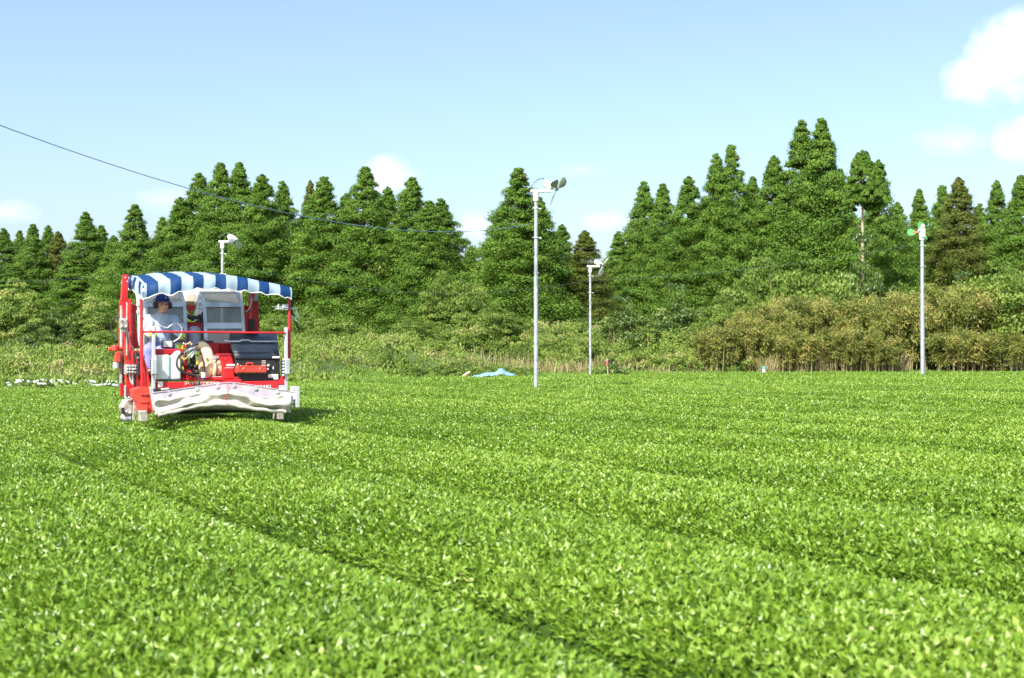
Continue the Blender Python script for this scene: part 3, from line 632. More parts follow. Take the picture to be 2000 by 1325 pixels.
wire([at(-120,548,40), at(430,512,44.5)], .0045, M_WIRE, 'thin dark cable running left from the fan with the tan blade', sag=.25)
wire([at(436,512,44.5), at(1150,548,50)], .0045, M_WIRE, 'thin dark cable between the tan-bladed fan and the small white fan', sag=.8)
wire([at(1156,548,50), at(1796,476,50)], .0045, M_WIRE, 'thin dark cable climbing to the green fan from the small white fan', sag=.25)

# ------------------------------------------------------------------ small things at the field edge
def tarp():
    m = MB(); a = at(924,738,45.6); b = at(1006,738,45.6); G = []
    for j in range(7):
        row = []
        for i in range(29):
            t = i/28; x = a.x+(b.x-a.x)*t; y = 45.5+j*.22+.5*t
            pk = .14*math.exp(-((t-.66)/.10)**2)*math.exp(-((j-2.5)/2)**2)+.14*math.exp(-((t-.68)/.28)**2)+.08*math.exp(-((t-.3)/.15)**2)
            row.append((x, y, .80+pk+.02*math.sin(i*1.9+j*2)+.01*math.sin(i*3.1)-(.1 if j in (0,6) else 0)))
        G.append(row)
    m.grid(G); return tag(m.build('tarp', M_TARP, None, smooth=True, solid=.01), 'pale blue tarp lying crumpled at the far field edge, with a small peak', 'tarp')
tarp()
p = at(910,737,46); m = MB(); m.tube([(p.x-.12,p.y,.78),(p.x+.02,p.y-.02,.86),(p.x+.16,p.y,.95)], [.05,.055,.045], 8); tag(m.build('log', M_WOOD, None, smooth=True), 'short pale log lying left of the blue tarp', 'log')
p = at(1187,735,48.9); rt = empty('marker_stake', (p.x,p.y,.3), 0, 'thin stake with a pink ribbon in front of the dark low bush', 'stake')
m = MB(); m.tube([(.03,0,0),(0,0,.7),(-.03,0,1.15)], .018, 6); m.build('stake', M_WOOD, rt)
m = MB(); m.grid([[(-.06+.02*math.sin(i),-.02*math.cos(i*2),.85+i*.06),(-.02,-.03,.85+i*.06),(.03-.015*math.sin(i*2),.02,.84+i*.06)] for i in range(5)]); m.build('ribbon', M_PINK, rt, smooth=True, solid=.008)
p = at(1492,727,53.2); rt = empty('marker_post', (p.x,p.y,.4), 0, 'tiny white post with a teal top at the bamboo foot', 'post')
m = MB(); m.tube([(0,0,0),(0,0,.50)], .03, 8); m.tube([(0,0,.42),(0,0,.56)], .07, 10); m.build('stem', M_WHT, rt, smooth=True)
m = MB(); m.tube([(0,0,.56),(0,0,.63),(0,0,.68)], [.075,.075,.03], 10); m.build('cap', M_TEAL if 'M_TEAL' in globals() else mat('teal_plastic', (.05,.35,.33), .5), rt, smooth=True)
def netting(px0, px1, py, D, w, label, seed):
    r_ = random.Random(seed); a = at(px0, py, D); b = at(px1, py, D); m = MB()
    for s_ in range(12):
        t0 = r_.uniform(0,.75); t1 = min(1, t0+r_.uniform(.2,.5)); yo = r_.uniform(-w, w); G = []; nn = max(4, int((t1-t0)*abs(b.x-a.x)/.25))
        for i in range(nn+1):
            t = t0+(t1-t0)*i/nn; x = a.x+(b.x-a.x)*t; y = a.y+(b.y-a.y)*t+yo; z = ground_z(x, y)+.16+.10*math.sin(x*2.3+s_*2)+.05*math.sin(x*6+s_); z = max(z, .62)
            kk = .35+.65*abs(math.sin(x*1.7+s_)); G.append([(x,y-.06*kk,z-.03),(x,y,z+.03*kk),(x,y+.07*kk,z)])
        m.grid(G)
    o = m.build('shade_netting', M_NET, None, smooth=True, solid=.012); return tag(o, label, 'netting')
netting(-60, 236, 754, 33.6, .9, 'twisted white and grey netting lying in the grass left of the harvester', 3)
netting(572, 650, 747, 38.5, .5, 'thin white netting strip in the grass right behind the harvester', 5)
x = rng.uniform(-18, -5.5, 5200); e = rng.uniform(-.1, 2.6, 5200); y = edge_y(x)+e
V, Q, T, _ = cat_parts([leaves(np.stack([x, y, terr(x, y)+rng.uniform(0, .22, len(x))], -1), rng.normal(0, 1, (len(x), 3))+np.array([0, 0, .8]), rsph(len(x)), rng.uniform(.12, .26, len(x)), rng.uniform(.07, .14, len(x)), rng.uniform(.3, 1, len(x)), False, .1)])
o = np_mesh('leafy_weeds', V, Q, T, [G_BRD]); tag(o, 'broad-leaved green weeds growing through the netting at the left field edge', 'weeds', kind='stuff')

# ------------------------------------------------------------------ tea harvester
MO = Vector((-3.95, 16.0, 0)); YAW = R(29)
HV = empty('tea_harvester', MO, YAW, 'red riding tea harvester with a blue and white striped canopy straddling a tea row', 'harvester')
Mi = (Matrix.Translation(MO) @ Matrix.Rotation(YAW, 4, 'Z')).inverted()
_o = Mi @ Vector((0, 0, CAM_Z))
def Q_(u, v, d):
    """photo point (in the enlarged machine crop) cut with the machine's local plane y = d"""
    r = Mi.to_3x3() @ ray(210+u/4.015, 510+v/4.015); return _o+r*((d-_o.y)/r.y)
def qb(m, u0, v0, u1, v1, d0, d1, dp=None):
    a = Q_(u0, v1, d0 if dp is None else dp); b = Q_(u1, v0, d0 if dp is None else dp); m.box(a.x, b.x, d0, d1, a.z, b.z); return m
def qt(m, pts, r, seg=10, sp=0): m.tube([Q_(*p) for p in pts], r, seg, sp); return m
def qbox(name, mt, boxes, parent=HV, bevel=.006, label=None):
    m = MB()
    for b in boxes: qb(m, *b)
    return m.build(name, mt, parent, bevel=bevel, label=label)
def lin(tab, x): return float(np.interp(x, [t[0] for t in tab], [t[1] for t in tab]))

# crawler tracks deep in the row gaps
for sx, nm in ((-1.02, 'a'), (.98, 'b')):
    m = MB(); pl_ = [(-.1,.22)]
    prof = [(.05,.02),(-.12,.10),(-.16,.26),(-.05,.40),(.4,.44),(1.7,.44),(1.9,.28),(1.85,.10),(1.65,.02)]
    V0 = [(sx-.11, y_, z_) for y_, z_ in prof]; V1 = [(sx+.11, y_, z_) for y_, z_ in prof]; k = len(prof)
    m.add(V0+V1, [tuple(range(k)), tuple(range(k, 2*k))[::-1]]+[(i, i+k, (i+1) % k+k, (i+1) % k) for i in range(k)])
    tr = m.build('crawler_track', M_BLK, HV, bevel=.02)
    m = MB()
    for yy in (.05,.55,1.05,1.6): m.tube([(sx-.13,yy,.22),(sx+.13,yy,.22)], .13 if yy in (.05,1.6) else .09, 16)
    m.build('roller', M_STEEL, tr, smooth=True)
# posts
m = MB(); qt(m, [(264,300,0),(268,600,0),(272,1010,0)], .018); m.build('front_post', M_RED, HV, smooth=True)
m = MB(); qt(m, [(1424,300,0),(1426,520,0),(1426,765,0)], .020); m.build('front_post', M_RED, HV, smooth=True)
qbox('rail_upright', M_ALU, [(350,512,377,1010,-.05,0)]); qbox('rail_upright', M_ALU, [(1392,522,1416,1015,-.05,0)])
m = MB(); qt(m, [(272,556,-.02),(350,556,-.05),(700,558,-.05),(1050,562,-.05),(1392,564,-.05)], .014); m.build('guard_rail', M_RED, HV, smooth=True)
cb = qbox('control_case', M_GREY, [(346,768,392,892,-.12,-.05)], bevel=.012)
m = MB(); [m.ball(Q_(338,778+i*22,-.08), .012) for i in range(6)]; m.build('terminal', M_BLK, cb)
cb = qbox('control_case', M_GREY, [(1396,766,1434,890,-.12,-.05)], bevel=.012)
m = MB(); [m.ball(Q_(1380,776+i*24,-.08), .014) for i in range(6)]; m.build('terminal', M_WHT, cb)
m = MB(); qb(m, 1368,770,1390,900,-.07,-.04); m.build('terminal_strip', M_BOTD, HV)
# cross beam and lettering
beam = qbox('cross_beam', M_RED, [(372,940,1392,1012,-.02,.10),(960,930,1050,962,-.03,.0)])
for a, b, c, d in ((396,946,434,990),(1344,975,1380,1010)): m = MB(); qb(m, a, b, c, d, -.024, -.021, dp=-.02); m.build('sticker', M_STK, beam)
m = MB(); m.prism([(Q_(1330,968,-.02).x,Q_(1330,968,-.02).z),(Q_(1392,968,-.02).x,Q_(1392,968,-.02).z),(Q_(1392,895,-.02).x,Q_(1392,895,-.02).z),(Q_(1372,900,-.02).x,Q_(1372,905,-.02).z)], -.03, .02); m.build('gusset', M_RED, beam)
def text(body, u0, v0, u1, v1, d, mt, parent, name='lettering'):
    c = bpy.data.curves.new('t', 'FONT'); c.body = body; c.extrude = .001; c.offset = .018
    o = bpy.data.objects.new('t', c); col.objects.link(o); bpy.context.view_layer.update()
    me = bpy.data.meshes.new_from_object(o.evaluated_get(bpy.context.evaluated_depsgraph_get())); bpy.data.objects.remove(o)
    xs_ = [v.co.x for v in me.vertices]; ys_ = [v.co.y for v in me.vertices]
    if not xs_: return
    a = Q_(u0, v1, d); b = Q_(u1, v0, d); kx = (b.x-a.x)/(max(xs_)-min(xs_)); ky = (b.z-a.z)/(max(ys_)-min(ys_)); x0, y0 = min(xs_), min(ys_)
    for v in me.vertices: v.co = (a.x+(v.co.x-x0)*kx, d-v.co.z, a.z+(v.co.y-y0)*ky)
    me.materials.clear(); me.materials.append(mt); o = bpy.data.objects.new(name, me); col.objects.link(o); o.parent = parent; return o
text('カワサキ機工株式会社', 603, 946, 880, 974, -.024, M_STK, beam)
text('KAWASAKI', 1065, 972, 1280, 998, -.024, M_STK, beam)
# dark cutter head under the beam
qbox('cutter_head', M_BLK, [(420,1020,1330,1205,.30,.75)], bevel=.03)
m = MB(); qt(m, [(440,1150,.28),(900,1140,.28),(1320,1160,.28)], .05, 12); m.build('blade_bar', M_STEEL, HV, smooth=True)
qbox('runner_foot', M_STEEL, [(1340,1150,1382,1242,-.05,.05)], bevel=.004); m = MB(); qt(m, [(1310,1150,0),(1302,1240,.0)], .012); m.build('runner_rod', M_STEEL, HV)
# curtain
vt = [(350,1035),(500,1015),(700,985),(850,964),(940,952),(1050,960),(1200,985),(1350,1010),(1475,1030)]
vm = [(350,1120),(480,1130),(600,1110),(750,1085),(935,1062),(1050,1080),(1180,1120),(1300,1125),(1440,1085)]
vb = [(385,1216),(450,1205),(560,1182),(680,1150),(800,1136),(930,1130),(1020,1145),(1130,1166),(1250,1178),(1432,1192)]
G = []
for j in range(7):
    row = []
    for i in range(81):
        u = 350+(1478-350)*i/80; t = j/6; v = lin(vt, u)*(1-t)+lin(vm, u)*t
        row.append(Q_(u, v, -.30-.06*t+.010*math.sin(i*.16+t*2)*t+.002*math.sin(i*.9)))
    G.append(row)
M_PLAS = mat('milky_plastic_sheet', (.56,.51,.59), .28, var=.05, scale=5, alpha=.66, spec=.5)
m = MB(); m.grid(G); cur = m.build('plastic_curtain', M_PLAS, HV, smooth=True)
G = []
for j in range(17):
    row = []
    for i in range(101):
        u = 372+(1440-372)*i/100; t = j/16; top = lin(vm, u)-50; bot = lin(vb, u); v = top+(bot-top)*t
        f = .034*min(1, t*3)*math.sin(math.pi*t*2.0+.9*math.sin(i*.045)+2.2*math.sin(i*.031+1))+.016*math.sin(t*9+i*.11)+.006*math.sin(i*.5+t*5)+.012*math.sin(i*.21-t*6)+.04*math.sin(math.pi*min(1, t*1.1))
        row.append(Q_(u, v, -.355-f))
    G.append(row)
M_CURT = mat('cream_canvas_curtain', (.46,.44,.38), .8, var=.08, scale=9, bump=.3)
m = MB(); m.grid(G); cv = m.build('canvas_curtain', M_CURT, cur, smooth=True, solid=.006)
m = MB(); qt(m, [(u, lin(vb, u)-8+4*math.sin(u*.05), -.40) for u in range(395, 1430, 40)], .026, 10, 1); m.build('canvas_hem', M_CURT, cv, smooth=True)
m = MB(); qt(m, [(u, lin(vt, u), -.31) for u in range(350, 1480, 40)], .007, 6); m.build('curtain_rod', M_PLAS, cur, smooth=True)
m = MB(); qt(m, [(938,958,-.335),(945,1010,-.37),(936,1062,-.43),(932,1128,-.45)], .004, 6); m.ball(Q_(930,1075,-.44), (.014,.01,.01)); m.build('curtain_strap', M_REDD, cur)
m = MB(); [qb(m, u-12, lin(vt, u)+4, u+12, lin(vt, u)+34, -.335, -.33) for u in (480,700,860,990,1160,1330)]; m.build('curtain_clip', M_ALU, cur)
qbox('curtain_bracket', M_ALU, [(1478,985,1508,1150,-.36,-.22),(1448,985,1462,1120,-.30,-.20)], bevel=.005)
M1 = Q_(330,990,-.2); M2 = Q_(372,1170,-.2)
m = MB(); m.prism([(Q_(328,985,-.25).x,Q_(328,985,-.25).z),(Q_(350,990,-.25).x,Q_(350,990,-.25).z),(Q_(388,1168,-.25).x,Q_(388,1168,-.25).z),(Q_(362,1172,-.25).x,Q_(362,1172,-.25).z)], -.27, -.20); br = m.build('perforated_strip', M_ALU, HV, bevel=.004)
m = MB(); [m.tube([Q_(345+i*6.5, 1012+i*26, -.272), Q_(345+i*6.5, 1012+i*26, -.268)], .006, 8) for i in range(6)]; m.build('bolt_hole', M_BLK, br)
# left side structure (masts, panels, hydraulics)
def poly(name, mt, pts, d0, d1, parent=HV, bevel=.005):
    m = MB(); m.prism([(Q_(u, v, d0).x, Q_(u, v, d0).z) for u, v in pts], d0, d1); return m.build(name, mt, parent, bevel=bevel)
poly('rear_mast', M_RED, [(122,108),(166,108),(160,300),(196,305),(196,1070),(150,1075),(140,700),(128,400),(108,300)], .55, .62)
poly('rear_mast', M_REDD, [(96,330),(130,200),(150,215),(128,700),(136,1060),(104,1060),(92,700)], .9, .96)
qbox('mast_guide', M_ALU, [(101,350,118,760,.80,.84)], bevel=.003)
qbox('mast_guide', M_GREY, [(98,760,116,960,.80,.84)], bevel=.003)
m = MB(); qt(m, [(154,330,.5),(152,520,.5),(152,740,.5)], .012); m.build('hydraulic_rod', M_STEEL, HV, smooth=True)
m = MB(); qt(m, [(176,305,.42),(180,700,.42)], .016); m.build('slide_tube', M_RED, HV, smooth=True)
m = MB(); qb(m, 104,450,158,528,.40,.52); qb(m, 112,528,150,560,.42,.5); sb_ = m.build('slide_block', M_STEEL, HV, bevel=.006)
m = MB(); [m.ball(Q_(a, b, .39), .012) for a, b in ((112,462),(148,462),(112,510),(148,512))]; m.build('bolt', M_WHT, sb_)
poly('side_panel', M_RED, [(196,700),(256,690),(262,1010),(205,1000)], .25, .34)
poly('side_panel', M_REDD, [(190,345),(250,345),(252,395),(215,420),(235,610),(250,680),(196,690)], .70, .76)
poly('side_panel', M_RED, [(262,700),(282,740),(316,850),(334,960),(330,1000),(300,1000),(300,870),(262,760)], .02, .10)
poly('engine_side_panel', M_RED, [(150,780),(232,780),(235,1060),(150,1070)], .35, .42)
m = MB(); qb(m, 140,812,228,890,.24,.34); vb_ = m.build('valve_block', M_STEEL, HV, bevel=.005)
m = MB(); [m.tube([Q_(152+i*22, 822+j*24, .20), Q_(152+i*22, 822+j*24, .25)], .013, 8) for i in range(4) for j in range(3)]; m.build('valve_fitting', M_GALV, vb_, smooth=True)
m = MB(); qt(m, [(172,890,.25),(180,930,.25),(190,960,.25)], .012); qt(m, [(196,890,.25),(200,970,.25)], .012); m.build('hydraulic_hose', M_GALV, vb_, smooth=True)
m = MB(); m.ball(Q_(290,900,.2), (.05,.05,.11)); m.ball(Q_(285,950,.2), (.045,.05,.05)); m.build('rubber_boot', M_BLK, HV, smooth=True)
poly('lower_frame', M_REDF, [(205,1010),(262,990),(330,995),(352,1060),(368,1150),(340,1200),(262,1196),(240,1120),(210,1060)], -.14, .12)
m = MB(); qb(m, 262,1040,325,1052,-.16,-.14); qb(m, 258,1100,322,1112,-.16,-.14); qb(m, 268,1130,316,1180,-.18,-.14); m.build('frame_rib', M_REDF, HV, bevel=.004)
poly('track_guard', M_STEEL, [(250,1175),(310,1172),(322,1215),(318,1262),(256,1262)], -.22, -.10, bevel=.012)
poly('track_guard', M_STEEL, [(135,1095),(165,1080),(200,1085),(208,1150),(195,1215),(130,1215),(108,1150)], .15, .35, bevel=.02)
poly('mud_plate', M_STEEL, [(205,1110),(250,1085),(240,1170),(215,1200),(215,1255),(198,1250)], .05, .09)
m = MB(); qt(m, [(110,1225,.25),(150,1235,.22),(190,1230,.2)], .045, 12); m.build('guide_roller', M_GALV, HV, smooth=True)
qbox('gear_cap', M_BLK, [(112,1150,132,1200,.12,.16)], bevel=.004)
m = MB(); [m.ball(Q_(a, b, .12), .016) for a, b in ((150,1078),(170,1072),(190,1082),(226,1100),(232,1160),(150,1180),(180,1190))]; m.build('gear_bolt', M_GALV, HV)
qbox('side_bar', M_GREY, [(132,975,146,1075,.34,.36)], bevel=.002)
m = MB(); qt(m, [(135,1100,.3),(150,1060,.2),(190,1045,.15),(205,1020,.12)], .010, 8, 2); m.build('brake_hose', M_BLK, HV, smooth=True)
m = MB()
for (u, v, d) in ((140,130,.545),(155,160,.545),(150,330,.545),(186,330,.545),(186,420,.545),(186,560,.545),(186,680,.545),(186,990,.545),(160,990,.545),(165,930,.545),(186,900,.545)): m.tube([Q_(u,v,d), Q_(u,v,d+.01)], .011, 8)
m.build('panel_bolt', M_GALV, HV)
m = MB()
for (u, v0, v1, d) in ((210,720,800,.243),(244,720,790,.243),(215,900,985,.243),(172,1000,1050,.345)): qb(m, u-7, v0, u+7, v1, d, d+.006)
m.build('panel_slot', M_BLK, HV, bevel=.002)
m = MB(); qt(m, [(165,560,.38),(172,640,.30),(205,690,.2),(238,740,.2),(248,830,.2),(232,900,.2),(240,980,.18)], .009, 8, 3); qt(m, [(150,560,.38),(160,700,.22),(168,780,.22),(176,815,.2)], .007, 8, 3); qt(m, [(220,700,.22),(225,760,.18),(212,812,.2)], .008, 8, 3); m.build('side_hose', M_BLK, HV, smooth=True)
m = MB(); [m.ball(Q_(u,v,.2), r_) for u,v,r_ in ((222,700,.018),(236,760,.016),(250,700,.014),(206,850,.018),(300,830,.016),(322,930,.014),(292,1000,.016),(212,1020,.014))]; m.build('side_fitting', M_STEEL, HV, smooth=True)
m = MB(); qb(m, 234,800,262,900,.16,.235); m.build('oil_filter_recess', M_BLK, HV, bevel=.006)
# outer winch motor and looped hose on the left
m = MB(); a = Q_(70,740,.8); m.box(a.x-.02,a.x+.045,.75,.85,a.z-.09,a.z+.04); m.tube([(a.x-.02,.8,a.z+.06),(a.x-.02,.8,a.z+.13)], .05, 12); m.tube([(a.x-.10,.8,a.z+.08),(a.x+.08,.8,a.z+.09)], .028, 10); wm = m.build('winch_motor', M_REDF, HV, bevel=.008)
m = MB(); m.tube([(a.x,.80,a.z-.17),(a.x,.80,a.z-.09)], .045, 12); m.build('motor_housing', M_GREY, wm, smooth=True)
m = MB(); qt(m, [(120,430,.9),(60,440,.95),(25,490,1.0),(28,560,1.0),(70,605,.95),(120,620,.9)], .010, 8, 3); m.build('looped_hose', M_BLK, HV, smooth=True)

# deck, red side boxes, blower, duct, engine
qbox('deck', M_REDD, [(300,905,1390,945,.10,1.5)], bevel=.01)
for b_ in ((190,348,232,378,.75,.82),(612,348,692,384,1.0,1.06),(1066,352,1120,392,1.0,1.06)): qbox('rear_cross_bar', M_RED, [b_])
qbox('console_panel', M_REDD, [(375,690,600,735,.03,.13)], bevel=.012)
qbox('rear_box', M_REDD, [(780,640,880,745,.55,.95),(882,645,985,745,.60,.95)], bevel=.01)
bl = poly('blower_housing', M_RED, [(872,728),(975,725),(990,790),(1005,955),(900,955),(905,860),(895,790)], .10, .55, bevel=.02)
for a, b, c, d in ((932,808,996,824),(920,836,990,840)): m = MB(); qb(m, a, b, c, d, .092, .098, dp=.1); m.build('sticker', M_STK, bl)
m = MB(); a = Q_(822,830,.28); b = Q_(905,835,.28); m.tube([a, a.lerp(b,.3), a.lerp(b,.32), b], [.105,.105,.12,.12], 22); du = m.build('blower_neck', M_BEIGE, HV, smooth=True)
m = MB(); c0 = a; m.tube([Q_(812,845,.28), Q_(830,845,.28)], .155, 24); m.build('duct_flange', M_BEIGE, du, smooth=True, bevel=.006)
m = MB(); qt(m, [(722,668,.40),(750,668,.33),(785,715,.26),(800,790,.24),(795,860,.24),(775,930,.26)], [.055,.068,.07,.068,.062,.03], 18, 2); m.build('curved_duct', M_BEIGE, HV, smooth=True)
m = MB(); qt(m, [(742,740,.38),(735,800,.38),(725,880,.38)], [.04,.06,.05], 12, 1); m.build('inner_duct', M_BEIGE, HV, smooth=True)
m = MB(); a = Q_(835,762,.22); m.box(a.x-.03,a.x+.03,.18,.24,a.z-.02,a.z+.03); m.ball(Q_(870,758,.2), .022); m.build('duct_valve', M_GREY, HV, bevel=.006)
qbox('duct_foot', M_GREY, [(830,905,900,940,.15,.3)])
eng = poly('engine_body', M_BLK, [(1002,760),(1350,768),(1356,925),(1322,968),(1050,968),(1020,880)], .04, .60, bevel=.015)
hz0, hz1 = Q_(955,622,.40), Q_(1345,622,.40)
G = [[Q_(958+(1325-958)*i/6, 575, .62) for i in range(7)], [Q_(956+(1330-956)*i/6, 600, .50) for i in range(7)], [Q_(958+(1335-958)*i/6, 630, .36) for i in range(7)], [Q_(975+(1340-975)*i/6, 700, .14) for i in range(7)], [Q_(1000+(1352-1000)*i/6, 768, .03) for i in range(7)]]
m = MB(); m.grid(G); hood = m.build('engine_hood', M_HOOD, HV, smooth=True, solid=.02)
m = MB(); qt(m, [(920,628,.30),(960,632,.30),(1035,632,.30),(1050,622,.30),(1110,622,.30),(1125,632,.30),(1330,632,.30)], .011, 8); m.ball(Q_(930,628,.30), (.03,.03,.016)); m.build('hood_handle', M_ALU, hood, smooth=True)
m = MB(); [qt(m, [(u, v0, .10-.0*i), (u, v1, .02)], .007, 6) for i, (u, v0, v1) in enumerate(((1043,780,835),(1300,780,850)))]; m.build('hood_latch', M_ALU, eng)
m = MB(); qb(m, 1290,748,1345,762,.012,.018, dp=.03); m.build('warning_sticker', M_STK, hood)
for a, b, c, d in ((1258,888,1299,915),(1301,888,1336,928)): m = MB(); qb(m, a, b, c, d, .028, .036, dp=.04); m.build('sticker', M_STK, eng)
m = MB(); [m.tube([Q_(1210,785+i*12,.03), Q_(1240,785+i*12,.03)], .008, 6) for i in range(7)]; m.ball(Q_(1262,822,.03), .022); m.ball(Q_(1258,850,.03), .016); m.ball(Q_(1022,812,.03), .016); m.build('engine_fitting', M_STEEL, eng)
m = MB(); qb(m, 1010,872,1240,882,.02,.04); m.build('engine_ledge', M_STEEL, eng)
def toolbox():
    a = Q_(1018,875,-.04); b = Q_(1246,822,-.04); rt = empty('toolbox', HVW @ Vector(((a.x+b.x)/2,.02,a.z)), YAW, 'red metal toolbox resting on the black engine of the harvester', 'toolbox')
    hw = (b.x-a.x)/2; h = b.z-a.z; m = MB(); m.box(-hw,hw,-.07,.07,0,h*.62); m.build('body', M_REDF, rt, bevel=.006)
    m = MB(); m.prism([(-hw,h*.64),(hw,h*.64),(hw*.97,h*1.0),(-hw*.93,h*1.04)], -.068, .068); m.build('lid', M_REDF, rt, bevel=.006)
    m = MB(); m.tube([(-hw*.30,0,h),(-hw*.28,0,h*1.42),(hw*.12,0,h*1.42),(hw*.14,0,h)], .008, 8); m.build('handle', M_REDF, rt)
    m = MB(); [m.box(x_-.01,x_+.01,-.078,-.068,h*.45,h*.75) for x_ in (-hw*.6,hw*.55)]; m.build('latch', M_STEEL, rt)
HVW = Matrix.Translation(MO) @ Matrix.Rotation(YAW, 4, 'Z')
toolbox()
m = MB(); qb(m, 1000,700,1345,770,.30,.58); m.build('engine_block', M_BLK, eng, bevel=.01)
# tanks
def jerry(u0, v0, u1, v1, d, label, slant=0, strap=False):
    a = Q_(u0, v1, d); b = Q_(u1, v0, d); rt = empty('plastic_tank', HVW @ Vector(((a.x+b.x)/2, d+.11, a.z)), YAW, label, 'tank'); hw = (b.x-a.x)/2; h = b.z-a.z
    m = MB(); m.prism([(-hw,0),(hw,0),(hw,h-slant*.2),(hw*.6,h),(-hw*.7+slant,h),(-hw,h-.03-slant)], -.11, .11); m.build('body', M_WPL, rt, smooth=True, bevel=.025)
    m = MB(); m.tube([(hw*.3,0,h-.01),(hw*.3,0,h+.025)], .03, 14); m.build('cap', M_CAP, rt, smooth=True)
    if strap: m = MB(); m.box(hw*.80,hw*.98,-.118,-.109,0,h*.98); m.build('strap', M_BLUE, rt)
jerry(378,735,488,934,.02,'white plastic tank with a light blue strap, left of the pair on the harvester',0,True)
jerry(490,700,580,934,.02,'white plastic tank with the slanted top, right of the pair on the harvester',.05)
qbox('tank_shelf', M_BLK, [(385,934,600,942,-.02,.25)], bevel=.002)
a = Q_(758,935,.0); rt = empty('bottle', HVW @ Vector((a.x, .03, a.z)), YAW, 'small navy and white bottle standing before the beige duct', 'bottle')
m = MB(); m.tube([(0,0,0),(0,0,.11)], .030, 14); m.build('body', M_BOTD, rt, smooth=True, bevel=.003); m = MB(); m.tube([(0,0,.035),(0,0,.10)], .0315, 14, cap=False); m.build('label_band', M_STK, rt, smooth=True)
m = MB(); m.tube([(0,0,.11),(0,0,.13),(0,0,.175)], [.03,.018,.018], 12); m.build('cap', M_BLK, rt, smooth=True)
# hoses, valves and levers in the middle
m = MB(); qt(m, [(620,700,.05),(560,740,-.02),(536,800,-.06),(560,860,-.08),(620,885,-.09),(690,895,-.10),(722,930,-.12),(712,980,-.14),(640,1000,-.15),(430,1012,-.16)], .014, 10, 3); m.build('black_hose', M_BLK, HV, smooth=True)
m = MB(); qt(m, [(640,690,.05),(590,760,0),(575,850,-.02),(640,900,-.05),(700,905,-.06)], .009, 8, 3); qt(m, [(700,740,.1),(740,760,.05),(760,810,.05),(750,860,.05)], .006, 8, 3); qt(m, [(505,690,.1),(510,640,.1),(580,630,.15),(640,640,.15)], .007, 8, 3); qt(m, [(505,700,.06),(530,730,.03),(600,730,.03)], .006, 8, 2); m.build('thin_hose', M_BLK, HV, smooth=True)
qbox('hose_joint', M_BLK, [(368,1000,420,1026,-.20,-.14)], bevel=.008)
m = MB(); qt(m, [(420,1008,-.16),(480,1004,-.16)], .014, 8); m.build('hose_sleeve', M_WHT, HV, smooth=True)
m = MB()
for (u0,v0,u1,v1) in ((560,765,660,690),(585,790,680,705),(600,720,660,680),(640,700,700,670),(655,760,690,700)): qt(m, [(u0,v0,.0),(u1,v1,.06)], .011, 8)
m.build('steel_lever', M_GALV, HV, smooth=True)
m = MB()
for (u,v,r_) in ((655,690,.030),(672,720,.022),(650,820,.035),(640,850,.028),(690,830,.03),(664,780,.025),(700,870,.03),(660,880,.03),(700,650,.02)): m.ball(Q_(u,v,.08), r_)
for (u,v) in ((676,740),(700,800),(655,760)): qt(m, [(u,v,.1),(u+8,v+90,.1)], .02, 8)
m.build('valve_cluster', M_BLK, HV, smooth=True)
for (u,v,r_) in ((592,850,.014),(705,805,.018),(586,765,.009),(600,775,.010),(588,686,.010)): m = MB(); m.ball(Q_(u,v,-.02), (r_,r_*.7,r_*1.2)); qt(m, [(u,v-22,-.02),(u,v,-.02)], r_*.6, 8); m.build('yellow_coupling', M_YEL, HV, smooth=True)
for (u,v) in ((600,668),(612,676),(606,735),(645,870)): m = MB(); m.ball(Q_(u,v,.02), (.020,.016,.016)); m.build('red_coupling', M_RED, HV, smooth=True)
qbox('valve_bracket', M_RED, [(590,740,630,820,.06,.10)]); qbox('valve_bracket', M_RED, [(622,850,658,935,.06,.12)])
m = MB(); [m.ball(Q_(u,v,.12), r_) for u, v, r_ in ((598,648,.016),(615,655,.018),(635,650,.018),(648,640,.015),(660,655,.018),(680,690,.018),(690,740,.014),(675,855,.014))]; m.build('brass_fitting', mat('brass', (.55,.42,.25), .4, metal=.6), HV, smooth=True)
qbox('lower_console', M_REDD, [(580,820,700,935,.20,.5)], bevel=.01)
